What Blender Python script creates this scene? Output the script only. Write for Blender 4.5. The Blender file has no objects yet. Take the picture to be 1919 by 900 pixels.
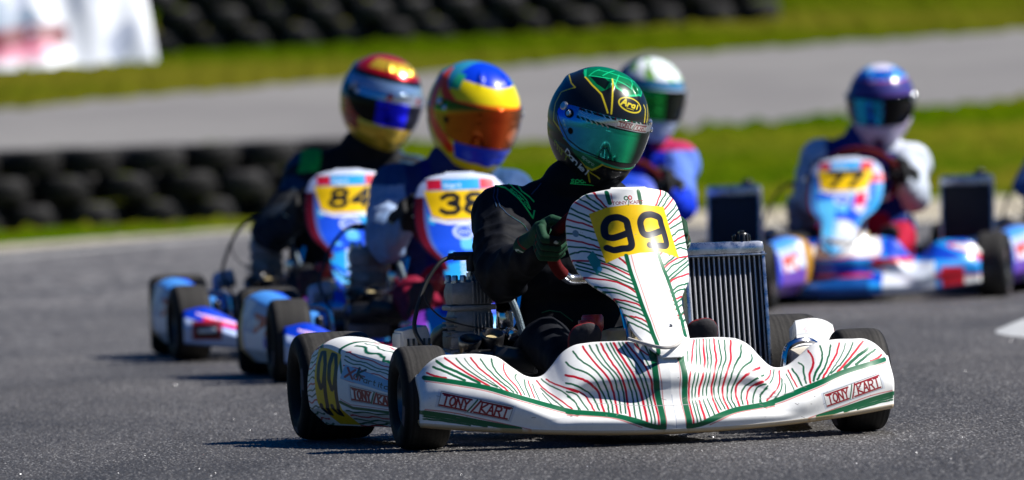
import bpy, bmesh, math, random
import numpy as np
from mathutils import Vector, Matrix, noise
random.seed(7); RNG=np.random.default_rng(11)
scene=bpy.context.scene
COL=scene.collection
R=math.radians
# ------------------------------------------------------------------ camera
CAM_H=.90; FPX=20000.; ROLL=R(2.0)
cam=bpy.data.cameras.new('camera'); camo=bpy.data.objects.new('camera',cam); COL.objects.link(camo)
cam.sensor_width=36; cam.lens=FPX/1919*36; cam.clip_start=.5; cam.clip_end=2000
pitch=-math.atan(286./FPX)
r0=Vector((1,0,0)); u0=Vector((0,-math.sin(pitch),math.cos(pitch))); fw=Vector((0,math.cos(pitch),math.sin(pitch)))
rr=r0*math.cos(ROLL)-u0*math.sin(ROLL); uu=r0*math.sin(ROLL)+u0*math.cos(ROLL)
camo.matrix_world=Matrix(((rr.x,uu.x,-fw.x,0),(rr.y,uu.y,-fw.y,0),(rr.z,uu.z,-fw.z,CAM_H),(0,0,0,1)))
cam.dof.use_dof=True; cam.dof.focus_distance=26.95; cam.dof.aperture_fstop=5.8; cam.dof.aperture_blades=0
scene.camera=camo
# ------------------------------------------------------------------ light
SUN=Vector((.68,.03,.73)).normalized()
w=bpy.data.worlds.new('World'); scene.world=w; w.use_nodes=True
nt=w.node_tree; bg=nt.nodes['Background']; sky=nt.nodes.new('ShaderNodeTexSky'); sky.sky_type='NISHITA'; sky.sun_disc=False
sky.sun_elevation=math.asin(SUN.z); sky.sun_rotation=math.atan2(SUN.x,SUN.y); sky.air_density=1.2; sky.dust_density=.6; sky.ozone_density=3.0
hs=nt.nodes.new('ShaderNodeHueSaturation'); hs.inputs['Saturation'].default_value=2.1; nt.links.new(sky.outputs[0],hs.inputs['Color']); tn=nt.nodes.new('ShaderNodeMix'); tn.data_type='RGBA'; tn.blend_type='MULTIPLY'; tn.inputs[0].default_value=1; tn.inputs[7].default_value=(.36,.46,.66,1); nt.links.new(hs.outputs[0],tn.inputs[6]); nt.links.new(tn.outputs[2],bg.inputs[0]); bg.inputs[1].default_value=.05
sl=bpy.data.lights.new('sun','SUN'); sl.energy=5.0; sl.angle=R(.53); sl.color=(1,.965,.91)
so=bpy.data.objects.new('sun',sl); COL.objects.link(so); so.rotation_euler=SUN.to_track_quat('Z','Y').to_euler()
vs=scene.view_settings; vs.view_transform='Standard'; vs.look='None'; vs.exposure=.72; vs.gamma=1
scene.render.engine='CYCLES'
# ------------------------------------------------------------------ helpers
def lin(h):
    if isinstance(h,str):
        h=h.lstrip('#'); c=[int(h[i:i+2],16)/255 for i in (0,2,4)]
    else: c=h
    return np.array([x/12.92 if x<=.04045 else ((x+.055)/1.055)**2.4 for x in c])
def tag(o,label=None,cat=None,group=None,kind=None):
    if label: o['label']=label
    if cat: o['category']=cat
    if group: o['group']=group
    if kind: o['kind']=kind
    return o
def empty(name,loc=(0,0,0),rz=0):
    o=bpy.data.objects.new(name,None); COL.objects.link(o); o.location=loc; o.rotation_euler=(0,0,rz); o.empty_display_size=.1
    return o
def link(name,me,parent=None,mat=None):
    o=bpy.data.objects.new(name,me); COL.objects.link(o)
    if mat is not None and not me.materials: me.materials.append(mat)
    if parent is not None: o.parent=parent
    return o
def raw_mesh(name,V,F,cols=None,mat=None,smooth=True):
    me=bpy.data.meshes.new(name); V=np.asarray(V,np.float32).reshape(-1,3)
    F=np.asarray(F,np.int32)
    me.vertices.add(len(V)); me.vertices.foreach_set('co',V.ravel())
    k=F.shape[1]; me.loops.add(F.size); me.loops.foreach_set('vertex_index',F.ravel())
    me.polygons.add(len(F)); me.polygons.foreach_set('loop_start',np.arange(0,F.size,k,dtype=np.int32)); me.polygons.foreach_set('loop_total',np.full(len(F),k,np.int32))
    me.update(calc_edges=True); me.validate()
    if smooth: me.polygons.foreach_set('use_smooth',np.ones(len(me.polygons),bool))
    if cols is not None: set_cols(me,cols)
    if mat: me.materials.append(mat)
    return me
def set_cols(me,cols):
    c=np.ones((len(me.vertices),4),np.float32); c[:,:3]=np.asarray(cols).reshape(-1,3)
    a=me.color_attributes.get('Col') or me.color_attributes.new('Col','FLOAT_COLOR','POINT'); a.data.foreach_set('color',c.ravel())
def grid_faces(n,m,wrap_n=False,wrap_m=False):
    i=np.arange(n if wrap_n else n-1); j=np.arange(m if wrap_m else m-1)
    I,J=np.meshgrid(i,j,indexing='ij'); I2=(I+1)%n; J2=(J+1)%m
    return np.stack([I*m+J,I2*m+J,I2*m+J2,I*m+J2],-1).reshape(-1,4)
def grid_mesh(name,P,cols=None,mat=None,wrap_n=False,wrap_m=False,flip=False,smooth=True):
    n,m=P.shape[:2]; F=grid_faces(n,m,wrap_n,wrap_m)
    if flip: F=F[:,::-1]
    return raw_mesh(name,P.reshape(-1,3),F,None if cols is None else cols.reshape(-1,3),mat,smooth)
class MB:
    "collects shapes into one mesh"
    def __init__(s): s.v=[];s.f=[]
    def add(s,V,F):
        b=len(s.v); s.v+= [tuple(map(float,p)) for p in V]; s.f+=[tuple(int(i)+b for i in f) for f in F]; return s
    def box(s,c,d,bev=.0,rz=0,rx=0,ry=0,taper=1.):
        bm=bmesh.new(); bmesh.ops.create_cube(bm,size=1)
        for v in bm.verts:
            k=taper if v.co.z>0 else 1
            v.co=Vector((v.co.x*d[0]*k,v.co.y*d[1]*k,v.co.z*d[2]))
        if bev: bmesh.ops.bevel(bm,geom=list(bm.edges),offset=bev,segments=2,affect='EDGES',profile=.6)
        M=Matrix.Translation(c)@Matrix.Rotation(rz,4,'Z')@Matrix.Rotation(ry,4,'Y')@Matrix.Rotation(rx,4,'X')
        bm.transform(M); bm.verts.index_update()
        s.add([v.co for v in bm.verts],[[v.index for v in f.verts] for f in bm.faces]); bm.free(); return s
    def tube(s,pts,r,n=10,closed=False,sub=6):
        P=[Vector(p) for p in pts]
        if sub>1 and len(P)>2:
            Q=[];N=len(P);rng=range(N if closed else N-1)
            rs=r if isinstance(r,(list,tuple)) else [r]*N; RR=[]
            for i in rng:
                g=lambda k:P[k%N] if closed else P[min(max(k,0),N-1)]
                a,b,c,d=g(i-1),g(i),g(i+1),g(i+2)
                for q in range(sub):
                    t=q/sub; Q.append(.5*((2*b)+(c-a)*t+(2*a-5*b+4*c-d)*t*t+(3*b-a-3*c+d)*t**3)); RR.append(rs[i]*(1-t)+rs[(i+1)%N]*t)
            if not closed: Q.append(P[-1]); RR.append(rs[-1])
            P=Q
        else: RR=r if isinstance(r,(list,tuple)) else [r]*len(P)
        V=[];N=len(P);up=None
        for i,p in enumerate(P):
            a=P[(i-1)%N] if closed or i>0 else p; b=P[(i+1)%N] if closed or i<N-1 else p
            t=(b-a).normalized()
            if up is None: up=Vector((0,0,1)) if abs(t.z)<.9 else Vector((1,0,0))
            x=t.cross(up).normalized(); up=x.cross(t).normalized()
            for k in range(n):
                an=2*math.pi*k/n; V.append(p+(x*math.cos(an)+up*math.sin(an))*RR[i])
        F=[]
        for i in range(N if closed else N-1):
            for k in range(n): F.append((i*n+k,i*n+(k+1)%n,((i+1)%N)*n+(k+1)%n,((i+1)%N)*n+k))
        if not closed: F.append(tuple(range(n))[::-1]); F.append(tuple((N-1)*n+k for k in range(n)))
        return s.add(V,F)
    def lathe(s,prof,c=(0,0,0),axis='z',n=32,M=None):
        V=[];m=len(prof)
        for k in range(n):
            a=2*math.pi*k/n
            for r_,h in prof:
                q={'z':(r_*math.cos(a),r_*math.sin(a),h),'x':(h,r_*math.cos(a),r_*math.sin(a)),'y':(r_*math.cos(a),h,r_*math.sin(a))}[axis]
                q=Vector(q)
                if M is not None: q=M@q
                V.append(q+Vector(c))
        F=[(k*m+j,((k+1)%n)*m+j,((k+1)%n)*m+j+1,k*m+j+1) for k in range(n) for j in range(m-1)]
        return s.add(V,F)
    def caps(s,a,b,ra,rb,n=14,sq=None):
        "closed tapered capsule; sq squashes along a direction"
        a=Vector(a);b=Vector(b);t=(b-a); L=t.length; t=t.normalized() if L>1e-6 else Vector((0,0,1))
        up=Vector((0,0,1)) if abs(t.z)<.9 else Vector((0,1,0)); x=t.cross(up).normalized(); y=x.cross(t)
        V=[];rows=[]
        for q in range(1,6): an=math.pi/2*q/5; rows.append((a-t*ra*math.cos(an),ra*math.sin(an)))
        for q in range(5,0,-1): an=math.pi/2*q/5; rows.append((b+t*rb*math.cos(an),rb*math.sin(an)))
        V=[a-t*ra]
        for p,r_ in rows:
            for k in range(n):
                an=2*math.pi*k/n; V.append(p+(x*math.cos(an)+y*math.sin(an))*r_)
        V.append(b+t*rb); m=len(rows)
        if sq:
            d=Vector(sq[0]).normalized();mid=(a+b)/2
            V=[v-d*((v-mid).dot(d))*(1-sq[1]) for v in V]
        F=[(0,1+(k+1)%n,1+k) for k in range(n)]
        for i in range(m-1):
            for k in range(n): F.append((1+i*n+k,1+i*n+(k+1)%n,1+(i+1)*n+(k+1)%n,1+(i+1)*n+k))
        e=len(V)-1; F+=[(e,1+(m-1)*n+k,1+(m-1)*n+(k+1)%n) for k in range(n)]
        return s.add(V,F)
    def mesh(s,name,mat,smooth=True,sharp=35):
        me=bpy.data.meshes.new(name); me.from_pydata(s.v,[],s.f); me.validate()
        bm=bmesh.new(); bm.from_mesh(me); bmesh.ops.recalc_face_normals(bm,faces=list(bm.faces)); bm.to_mesh(me); bm.free()
        if smooth:
            me.polygons.foreach_set('use_smooth',np.ones(len(me.polygons),bool)); me.set_sharp_from_angle(angle=R(sharp))
        me.materials.append(mat); return me
    def build(s,name,mat,parent=None,**k): return link(name,s.mesh(name,mat,**k),parent)
def voxel(name,mb,size,smooth_it=8):
    "fuses the collected shapes into one continuous skin"
    me=bpy.data.meshes.new(name); me.from_pydata(mb.v,[],mb.f); me.validate()
    o=bpy.data.objects.new(name,me); COL.objects.link(o)
    m=o.modifiers.new('r','REMESH'); m.mode='VOXEL'; m.voxel_size=size; m.use_smooth_shade=True
    m=o.modifiers.new('s','SMOOTH'); m.iterations=smooth_it; m.factor=.6
    dg=bpy.context.evaluated_depsgraph_get(); ev=o.evaluated_get(dg); out=bpy.data.meshes.new_from_object(ev)
    out.name=name; bpy.data.objects.remove(o); bpy.data.meshes.remove(me)
    out.polygons.foreach_set('use_smooth',np.ones(len(out.polygons),bool)); out.materials.clear()
    return out
def coords(me):
    a=np.empty(len(me.vertices)*3,np.float32); me.vertices.foreach_get('co',a); return a.reshape(-1,3).astype(float)
def normals(me):
    a=np.empty(len(me.vertices)*3,np.float32); me.vertices.foreach_get('normal',a); return a.reshape(-1,3).astype(float)
def setco(me,V): me.vertices.foreach_set('co',V.astype(np.float32).ravel()); me.update()
# ------------------------------------------------------------------ materials
def mat(name,col=(.5,.5,.5),rough=.5,metal=0,coat=0,spec=.5,attr=False,bump=0,bscale=200,var=0,vscale=8,coat_r=.05,rvar=0):
    m=bpy.data.materials.new(name); m.use_nodes=True; n=m.node_tree; b=n.nodes['Principled BSDF']
    b.inputs['Roughness'].default_value=rough; b.inputs['Metallic'].default_value=metal
    b.inputs['Coat Weight'].default_value=coat; b.inputs['Coat Roughness'].default_value=coat_r; b.inputs['Specular IOR Level'].default_value=spec
    src=None
    if attr:
        a=n.nodes.new('ShaderNodeVertexColor'); a.layer_name='Col'; src=a.outputs[0]
    else: b.inputs['Base Color'].default_value=(*col,1)
    tc=n.nodes.new('ShaderNodeTexCoord')
    if var:
        no=n.nodes.new('ShaderNodeTexNoise'); no.inputs['Scale'].default_value=vscale; no.inputs['Detail'].default_value=6; no.inputs['Roughness'].default_value=.65
        n.links.new(tc.outputs['Object'],no.inputs['Vector'])
        mr=n.nodes.new('ShaderNodeMapRange'); mr.inputs[1].default_value=.3; mr.inputs[2].default_value=.7; mr.inputs[3].default_value=1-var; mr.inputs[4].default_value=1+var*.6
        n.links.new(no.outputs[0],mr.inputs[0])
        mx=n.nodes.new('ShaderNodeMix'); mx.data_type='RGBA'; mx.blend_type='MULTIPLY'; mx.inputs[0].default_value=1
        if src is not None: n.links.new(src,mx.inputs[6])
        else: mx.inputs[6].default_value=(*col,1)
        n.links.new(mr.outputs[0],mx.inputs[7]); src=mx.outputs[2]
        if rvar:
            m2=n.nodes.new('ShaderNodeMapRange'); m2.inputs[3].default_value=max(0,rough-rvar); m2.inputs[4].default_value=rough+rvar
            m2.inputs[1].default_value=.3; m2.inputs[2].default_value=.7
            n.links.new(no.outputs[0],m2.inputs[0]); n.links.new(m2.outputs[0],b.inputs['Roughness'])
    if src is not None: n.links.new(src,b.inputs['Base Color'])
    if bump:
        nb=n.nodes.new('ShaderNodeTexNoise'); nb.inputs['Scale'].default_value=bscale; nb.inputs['Detail'].default_value=4
        n.links.new(tc.outputs['Object'],nb.inputs['Vector'])
        bp=n.nodes.new('ShaderNodeBump'); bp.inputs['Strength'].default_value=1; bp.inputs['Distance'].default_value=bump
        n.links.new(nb.outputs[0],bp.inputs['Height']); n.links.new(bp.outputs[0],b.inputs['Normal'])
    return m
M={}
M['paint']=mat('bodywork_paint',attr=True,rough=.38,spec=.3,coat=.25,coat_r=.16,bump=.0006,bscale=14,var=.05,vscale=60)
M['panel']=mat('panel_paint',attr=True,rough=.42,spec=.3,coat=.10,coat_r=.25,bump=.0006,bscale=14,var=.05,vscale=60)
M['pod']=mat('pod_paint',attr=True,rough=.42,spec=.2,coat=.12,coat_r=.15,bump=.0006,bscale=14,var=.05,vscale=60)
M['helmet']=mat('helmet_paint',attr=True,rough=.3,spec=.2,coat=.35,coat_r=.03)
M['helmet_metal']=mat('helmet_metallic_paint',attr=True,rough=.25,metal=.55,coat=.5,coat_r=.03)
M['visor']=mat('visor_mirror',attr=True,rough=.10,metal=.85,coat=.15,coat_r=.03)
M['suit']=mat('suit_fabric',attr=True,rough=.7,spec=.12,bump=.0012,bscale=55,var=.15,vscale=40)
M['glove']=mat('glove_fabric',attr=True,rough=.75,spec=.2,bump=.0008,bscale=160,var=.25,vscale=90)
M['tread']=mat('tyre_rubber',attr=True,rough=.7,spec=.18,bump=.0008,bscale=110,var=.22,vscale=35,rvar=.1)
M['rim']=mat('rim_metal',(.13,.15,.17),rough=.35,metal=.6,var=.3,vscale=60)
M['alu']=mat('aluminium',(.62,.64,.68),rough=.3,metal=1,var=.25,vscale=30,rvar=.12)
M['cast']=mat('cast_metal',(.24,.24,.25),rough=.5,metal=.55,bump=.0005,bscale=250,var=.3,vscale=45)
M['chrome']=mat('chrome',(.75,.75,.78),rough=.1,metal=1)
M['black']=mat('black_plastic',(.012,.012,.014),rough=.32,coat=.2,bump=.0003,bscale=90)
M['rubber']=mat('black_rubber',(.012,.012,.012),rough=.55)
M['darkmetal']=mat('dark_metal',(.05,.05,.055),rough=.35,metal=.8,var=.3,vscale=40)
M['tank']=mat('tank_plastic',(.50,.41,.22),rough=.35,coat=.2,var=.1,vscale=20)
M['red']=mat('red_anodised',(.35,.012,.015),rough=.35,coat=.3)
M['suede']=mat('red_suede',(.085,.006,.008),rough=.85,spec=.1,bump=.0008,bscale=300,var=.2,vscale=60)
M['seat']=mat('seat_shell',(.02,.02,.022),rough=.4,coat=.3)
M['fin']=mat('bright_tube',(.62,.62,.64),rough=.4,metal=.35)
M['core']=mat('radiator_core',(.014,.015,.017),rough=.6,metal=.0,spec=.2,bump=.001,bscale=400,var=.4,vscale=120)
M['tube']=mat('frame_tube',(.35,.37,.38),rough=.25,metal=.9,var=.15,vscale=20)
M['grey']=mat('pale_grey_casing',(.42,.43,.45),rough=.5,coat=.1,var=.15,vscale=50,bump=.0004,bscale=120)
M['blueguard']=mat('blue_anodised',(.01,.12,.42),rough=.3,metal=.5)
M['oldtyre']=mat('weathered_tyre',(.024,.023,.024),rough=.75,spec=.25,bump=.003,bscale=60,var=.6,vscale=14)
def vary(m,lo,hi):
    n=m.node_tree;b=n.nodes['Principled BSDF'];l=b.inputs['Base Color'].links[0].from_socket;oi=n.nodes.new('ShaderNodeObjectInfo');mr=n.nodes.new('ShaderNodeMapRange');mr.inputs[3].default_value=lo;mr.inputs[4].default_value=hi
    n.links.new(oi.outputs['Random'],mr.inputs[0]);mx=n.nodes.new('ShaderNodeMix');mx.data_type='RGBA';mx.blend_type='MULTIPLY';mx.inputs[0].default_value=1;n.links.new(l,mx.inputs[6]);n.links.new(mr.outputs[0],mx.inputs[7]);n.links.new(mx.outputs[2],b.inputs['Base Color'])
vary(M['oldtyre'],.5,1.7)
M['darktubes']=mat('dull_radiator_tubes',(.05,.055,.065),rough=.5,metal=.5)
# ---- surfaces and traced stripe layout (metres, kart front elevation)
def itp(x,xs,ys): return np.interp(x,xs,ys)
def smooth_itp(x,xs,ys):
    # monotone-ish cubic (catmull-rom) interpolation
    xs=np.array(xs,float);ys=np.array(ys,float)
    m=np.gradient(ys,xs)
    x=np.clip(x,xs[0],xs[-1]);i=np.clip(np.searchsorted(xs,x)-1,0,len(xs)-2)
    h=xs[i+1]-xs[i];t=(x-xs[i])/h
    return ((2*t**3-3*t**2+1)*ys[i]+(t**3-2*t**2+t)*h*m[i]+(-2*t**3+3*t**2)*ys[i+1]+(t**3-t**2)*h*m[i+1])
def sstep(a,b,x):
    t=np.clip((x-a)/(b-a),0,1);return t*t*(3-2*t)
def fairing(x,v):
    ax=np.abs(x)
    zb=.036+.034*(ax/.61)**2
    zt=smooth_itp(ax,[0,.05,.12,.18,.215,.245,.27,.295,.32,.345,.38,.415,.45,.52,.56,.585,.60,.612],[.25,.25,.25,.248,.242,.224,.196,.173,.167,.172,.195,.221,.229,.231,.228,.214,.200,.186])
    yb=-.385+.195*(ax/.61)**1.9
    yt=smooth_itp(ax,[0,.04,.10,.16,.24,.30,.36,.45,.55,.62],[-.275,-.265,-.215,-.185,-.17,-.165,-.16,-.15,-.14,-.13])
    lip=itp(ax,[0,.35,.62],[.10,.30,.45])
    g=sstep(0,1,(v-lip)/(1.0-lip)*.85+.0)
    g0=g*.92+.08*np.clip(v,0,1)
    gc=smooth_itp(v,[0,.10,.20,.32,.45,.60,.75,.9,1.0],[0,.0,.16,.36,.43,.42,.58,.87,1.0])
    k=1-sstep(.20,.36,ax)
    g0=g0*(1-k)+gc*k
    y=yb+(yt-yb)*g0-.014*sstep(0,1,v/np.maximum(lip,.05))*np.clip(ax/.3,0,1)
    z=zb+(zt-zb)*v
    return x,y,z
NZ=[.212,.235,.27,.31,.36,.395,.42,.455,.52,.57,.605,.622,.630]
NY=[-.322,-.308,-.24,-.17,-.10,-.05,-.015,.02,.065,.085,.10,.107,.11]
NW=[.020,.046,.064,.072,.086,.122,.137,.146,.148,.140,.118,.088,.045]
NE=[.0,.01,.03,.04,.05,.085,.11,.125,.13,.12,.09,.05,.02]
def nassau(s,z):
    y=smooth_itp(z,NZ,NY);w=smooth_itp(z,NZ,NW);e=smooth_itp(z,NZ,NE)
    return w*s, y+e*np.abs(s)**2.2, z-.25*e*np.abs(s)**2.5*0
def helmet(az,el,a=.127,bf=.150,bb=.158,up=.142,off=0.):
    ce=np.cos(el);se=np.sin(el);ca=np.cos(az);sa=np.sin(az)
    cp=np.where(el>0,np.abs(ce)**.92,np.abs(ce)**.62)
    b=np.where(ca>0,bf,bb)
    dn=.150+.028*ca
    lo=np.clip(-se,0,1)
    x=(a+off)*cp*sa*(1-.10*lo)
    y=-(b+off)*cp*ca-.028*lo*np.clip(ca,0,1)**2
    z=np.where(el>0,(up+off)*se,dn*se)
    return x,y,z
def rot(ax,t):
    c,s=np.cos(t),np.sin(t)
    return {'x':np.array([[1,0,0],[0,c,-s],[0,s,c]]),'y':np.array([[c,0,s],[0,1,0],[-s,0,c]]),'z':np.array([[c,-s,0],[s,c,0],[0,0,1]])}[ax]
FL=[('R',1.3,[(.548,.228),(.517,.201),(.487,.178),(.455,.156)]),('G',1,[(.52,.226),(.509,.209),(.492,.192),(.467,.172),(.436,.153)]),('G',.7,[(.499,.225),(.49,.208),(.469,.185),(.447,.166),(.424,.145)]),('R',1.2,[(.483,.226),(.47,.202),(.448,.179),(.431,.162),(.412,.142)]),('G',1.1,[(.459,.222),(.45,.201),(.432,.176),(.411,.153),(.398,.139)]),('G',1.2,[(.431,.221),(.431,.201),(.42,.178),(.4,.155),(.388,.136)]),('R',1.2,[(.401,.21),(.406,.191),(.4,.172),(.385,.152),(.379,.132)]),('G',1,[(.372,.181),(.379,.173),(.375,.157),(.369,.131)]),('G',1.2,[(.353,.166),(.357,.148),(.357,.126)]),('R',1,[(.342,.163),(.343,.142),(.344,.123)]),('G',.8,[(.333,.154),(.334,.133),(.333,.117)]),('G',1.8,[(.568,.221),(.549,.205),(.52,.19),(.477,.164)]),('G',1.5,[(.578,.207),(.559,.197),(.535,.184),(.511,.172)]),('R',1.3,[(.594,.193),(.579,.185),(.555,.179)]),('D',3,[(.601,.181),(.539,.169),(.461,.152),(.383,.125),(.318,.104),(.243,.082)]),('D',3,[(.268,.086),(.22,.081),(.161,.074),(.109,.061),(.059,.046),(.031,.042)]),('T',.7,[(.602,.173),(.54,.161),(.463,.144),(.385,.117),(.32,.096),(.245,.074)]),('T',.7,[(.271,.078),(.222,.074),(.163,.067),(.11,.053),(.088,.045)]),('T',.8,[(.61,.106),(.544,.096),(.466,.076),(.361,.048)]),('D',3.2,[(.612,.098),(.543,.085),(.466,.067),(.388,.05)]),('G',1.4,[(.612,.089),(.569,.081),(.518,.071),(.466,.059)]),('G',1.2,[(.612,.082),(.569,.076),(.505,.063)]),('R',1.1,[(.292,.165),(.274,.151),(.233,.135)]),('G',1,[(.304,.166),(.29,.15),(.267,.134),(.242,.108),(.238,.09)]),('R',1.1,[(.318,.162),(.306,.14),(.284,.118),(.254,.093)]),('G',1,[(.315,.143),(.3,.121),(.276,.097)]),('G',.8,[(.317,.132),(.307,.11),(.301,.102)]),('R',1.5,[(.251,.175),(.223,.167),(.197,.154),(.178,.128),(.176,.084)]),('G',1.2,[(.256,.156),(.225,.147),(.195,.123),(.187,.087)]),('R',1.2,[(.258,.144),(.231,.138),(.209,.118),(.2,.087)]),('G',1.1,[(.26,.136),(.235,.127),(.215,.089)]),('G',.9,[(.261,.125),(.245,.111),(.234,.09)]),('G',1.2,[(.241,.206),(.232,.192),(.199,.176),(.175,.145),(.162,.105),(.165,.081)]),('G',1.2,[(.219,.232),(.208,.209),(.182,.184),(.161,.149),(.151,.105),(.155,.081)]),('R',1.4,[(.193,.243),(.176,.2),(.152,.163),(.14,.121),(.144,.078)]),('G',1.1,[(.176,.245),(.164,.205),(.14,.168),(.129,.121),(.135,.078)]),('G',1.1,[(.159,.246),(.151,.204),(.127,.165),(.116,.12),(.124,.077)]),('R',1.4,[(.147,.248),(.137,.204),(.121,.17),(.11,.125),(.115,.071)]),('G',1.1,[(.134,.248),(.124,.209),(.108,.167),(.095,.12),(.102,.066)]),('G',1.1,[(.124,.249),(.114,.209),(.098,.167),(.084,.119),(.088,.063)]),('R',1.6,[(.116,.249),(.103,.203),(.087,.164),(.073,.119),(.075,.058)]),('G',1.1,[(.104,.249),(.09,.202),(.074,.164),(.062,.116),(.064,.055)]),('G',1.1,[(.095,.25),(.079,.205),(.063,.163),(.053,.115),(.055,.053)]),('R',1.3,[(.087,.25),(.069,.213),(.052,.171),(.045,.115),(.045,.05)]),('D',3.8,[(.033,.245),(.033,.218),(.037,.179),(.036,.143),(.033,.095),(.034,.045)]),('T',.7,[(.023,.226),(.026,.201),(.026,.17),(.023,.142),(.023,.095),(.026,.045)]),('G',1,[(.064,.247),(.056,.213),(.047,.185)]),('G',1,[(.049,.247),(.043,.224),(.041,.201)]),('R',1,[(.069,.247),(.062,.235),(.045,.218)])]
NL=[('Y',[(-.1,.571),(-.061,.586),(-.01,.592),(.035,.589),(.085,.582),(.099,.515),(.111,.452),(.059,.469),(.001,.469),(-.047,.461),(-.081,.446),(-.089,.503)]),('K',[(-.018,.536),(-.02,.55),(-.029,.557),(-.041,.561),(-.058,.558),(-.068,.547),(-.072,.533),(-.071,.515),(-.059,.509),(-.043,.512),(-.023,.519)]),('K',[(-.018,.536),(-.016,.515),(-.015,.491),(-.023,.482),(-.039,.481),(-.057,.478),(-.066,.481),(-.072,.484)]),('K',[(.071,.54),(.068,.555),(.055,.562),(.042,.565),(.025,.562),(.015,.549),(.015,.533),(.019,.518),(.033,.513),(.064,.521)]),('K',[(.071,.54),(.076,.518),(.079,.492),(.074,.484),(.059,.485),(.036,.491),(.023,.497)]),('D',[(-.057,.622),(-.053,.597)]),('D',[(.019,.625),(.021,.595)]),('T',[(-.048,.62),(-.046,.598)]),('D',[(-.033,.463),(-.031,.401),(-.03,.345),(-.027,.298),(-.03,.252),(-.032,.224)]),('D',[(.049,.465),(.057,.407),(.059,.35),(.061,.303),(.052,.262)]),('T',[(-.021,.463),(-.019,.4),(-.018,.344),(-.018,.298),(-.021,.251)]),('T',[(.042,.464),(.049,.408),(.05,.351),(.052,.304),(.047,.272)])]
NS=[('R',[(.115,.595),(.089,.577)]),('R',[(.079,.613),(.065,.591)]),('G',[(.103,.601),(.08,.582)]),('G',[(.091,.608),(.071,.588)]),('G',[(.128,.583),(.097,.562)]),('G',[(.133,.571),(.094,.548)]),('R',[(.137,.556),(.11,.546),(.091,.535)]),('G',[(.14,.541),(.119,.534),(.089,.524)]),('G',[(.142,.523),(.127,.521),(.106,.51),(.089,.503)]),('R',[(.142,.506),(.115,.498),(.089,.486)]),('G',[(.142,.489),(.117,.486),(.089,.479)]),('G',[(.139,.473),(.118,.477),(.085,.463)]),('R',[(.133,.454),(.103,.451),(.073,.438),(.038,.415)]),('G',[(.076,.445),(.053,.433),(.037,.422)]),('G',[(.109,.441),(.079,.431),(.037,.401)]),('G',[(.114,.431),(.09,.42),(.036,.391)]),('G',[(.114,.422),(.081,.407),(.037,.38)]),('R',[(.123,.409),(.086,.403),(.056,.39),(.033,.37)]),('G',[(.111,.387),(.08,.381),(.035,.357)]),('G',[(.1,.375),(.07,.369),(.034,.345)]),('R',[(.07,.353),(.047,.346),(.03,.335)]),('G',[(.07,.346),(.05,.336),(.031,.324)]),('G',[(.067,.332),(.049,.324),(.031,.312)]),('R',[(.06,.312),(.045,.308),(.03,.296)]),('G',[(.058,.306),(.041,.293),(.032,.284)]),('G',[(.055,.289),(.042,.28),(.033,.27)]),('G',[(.048,.456),(.033,.441)]),('R',[(.052,.46),(.04,.446)])]
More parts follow.
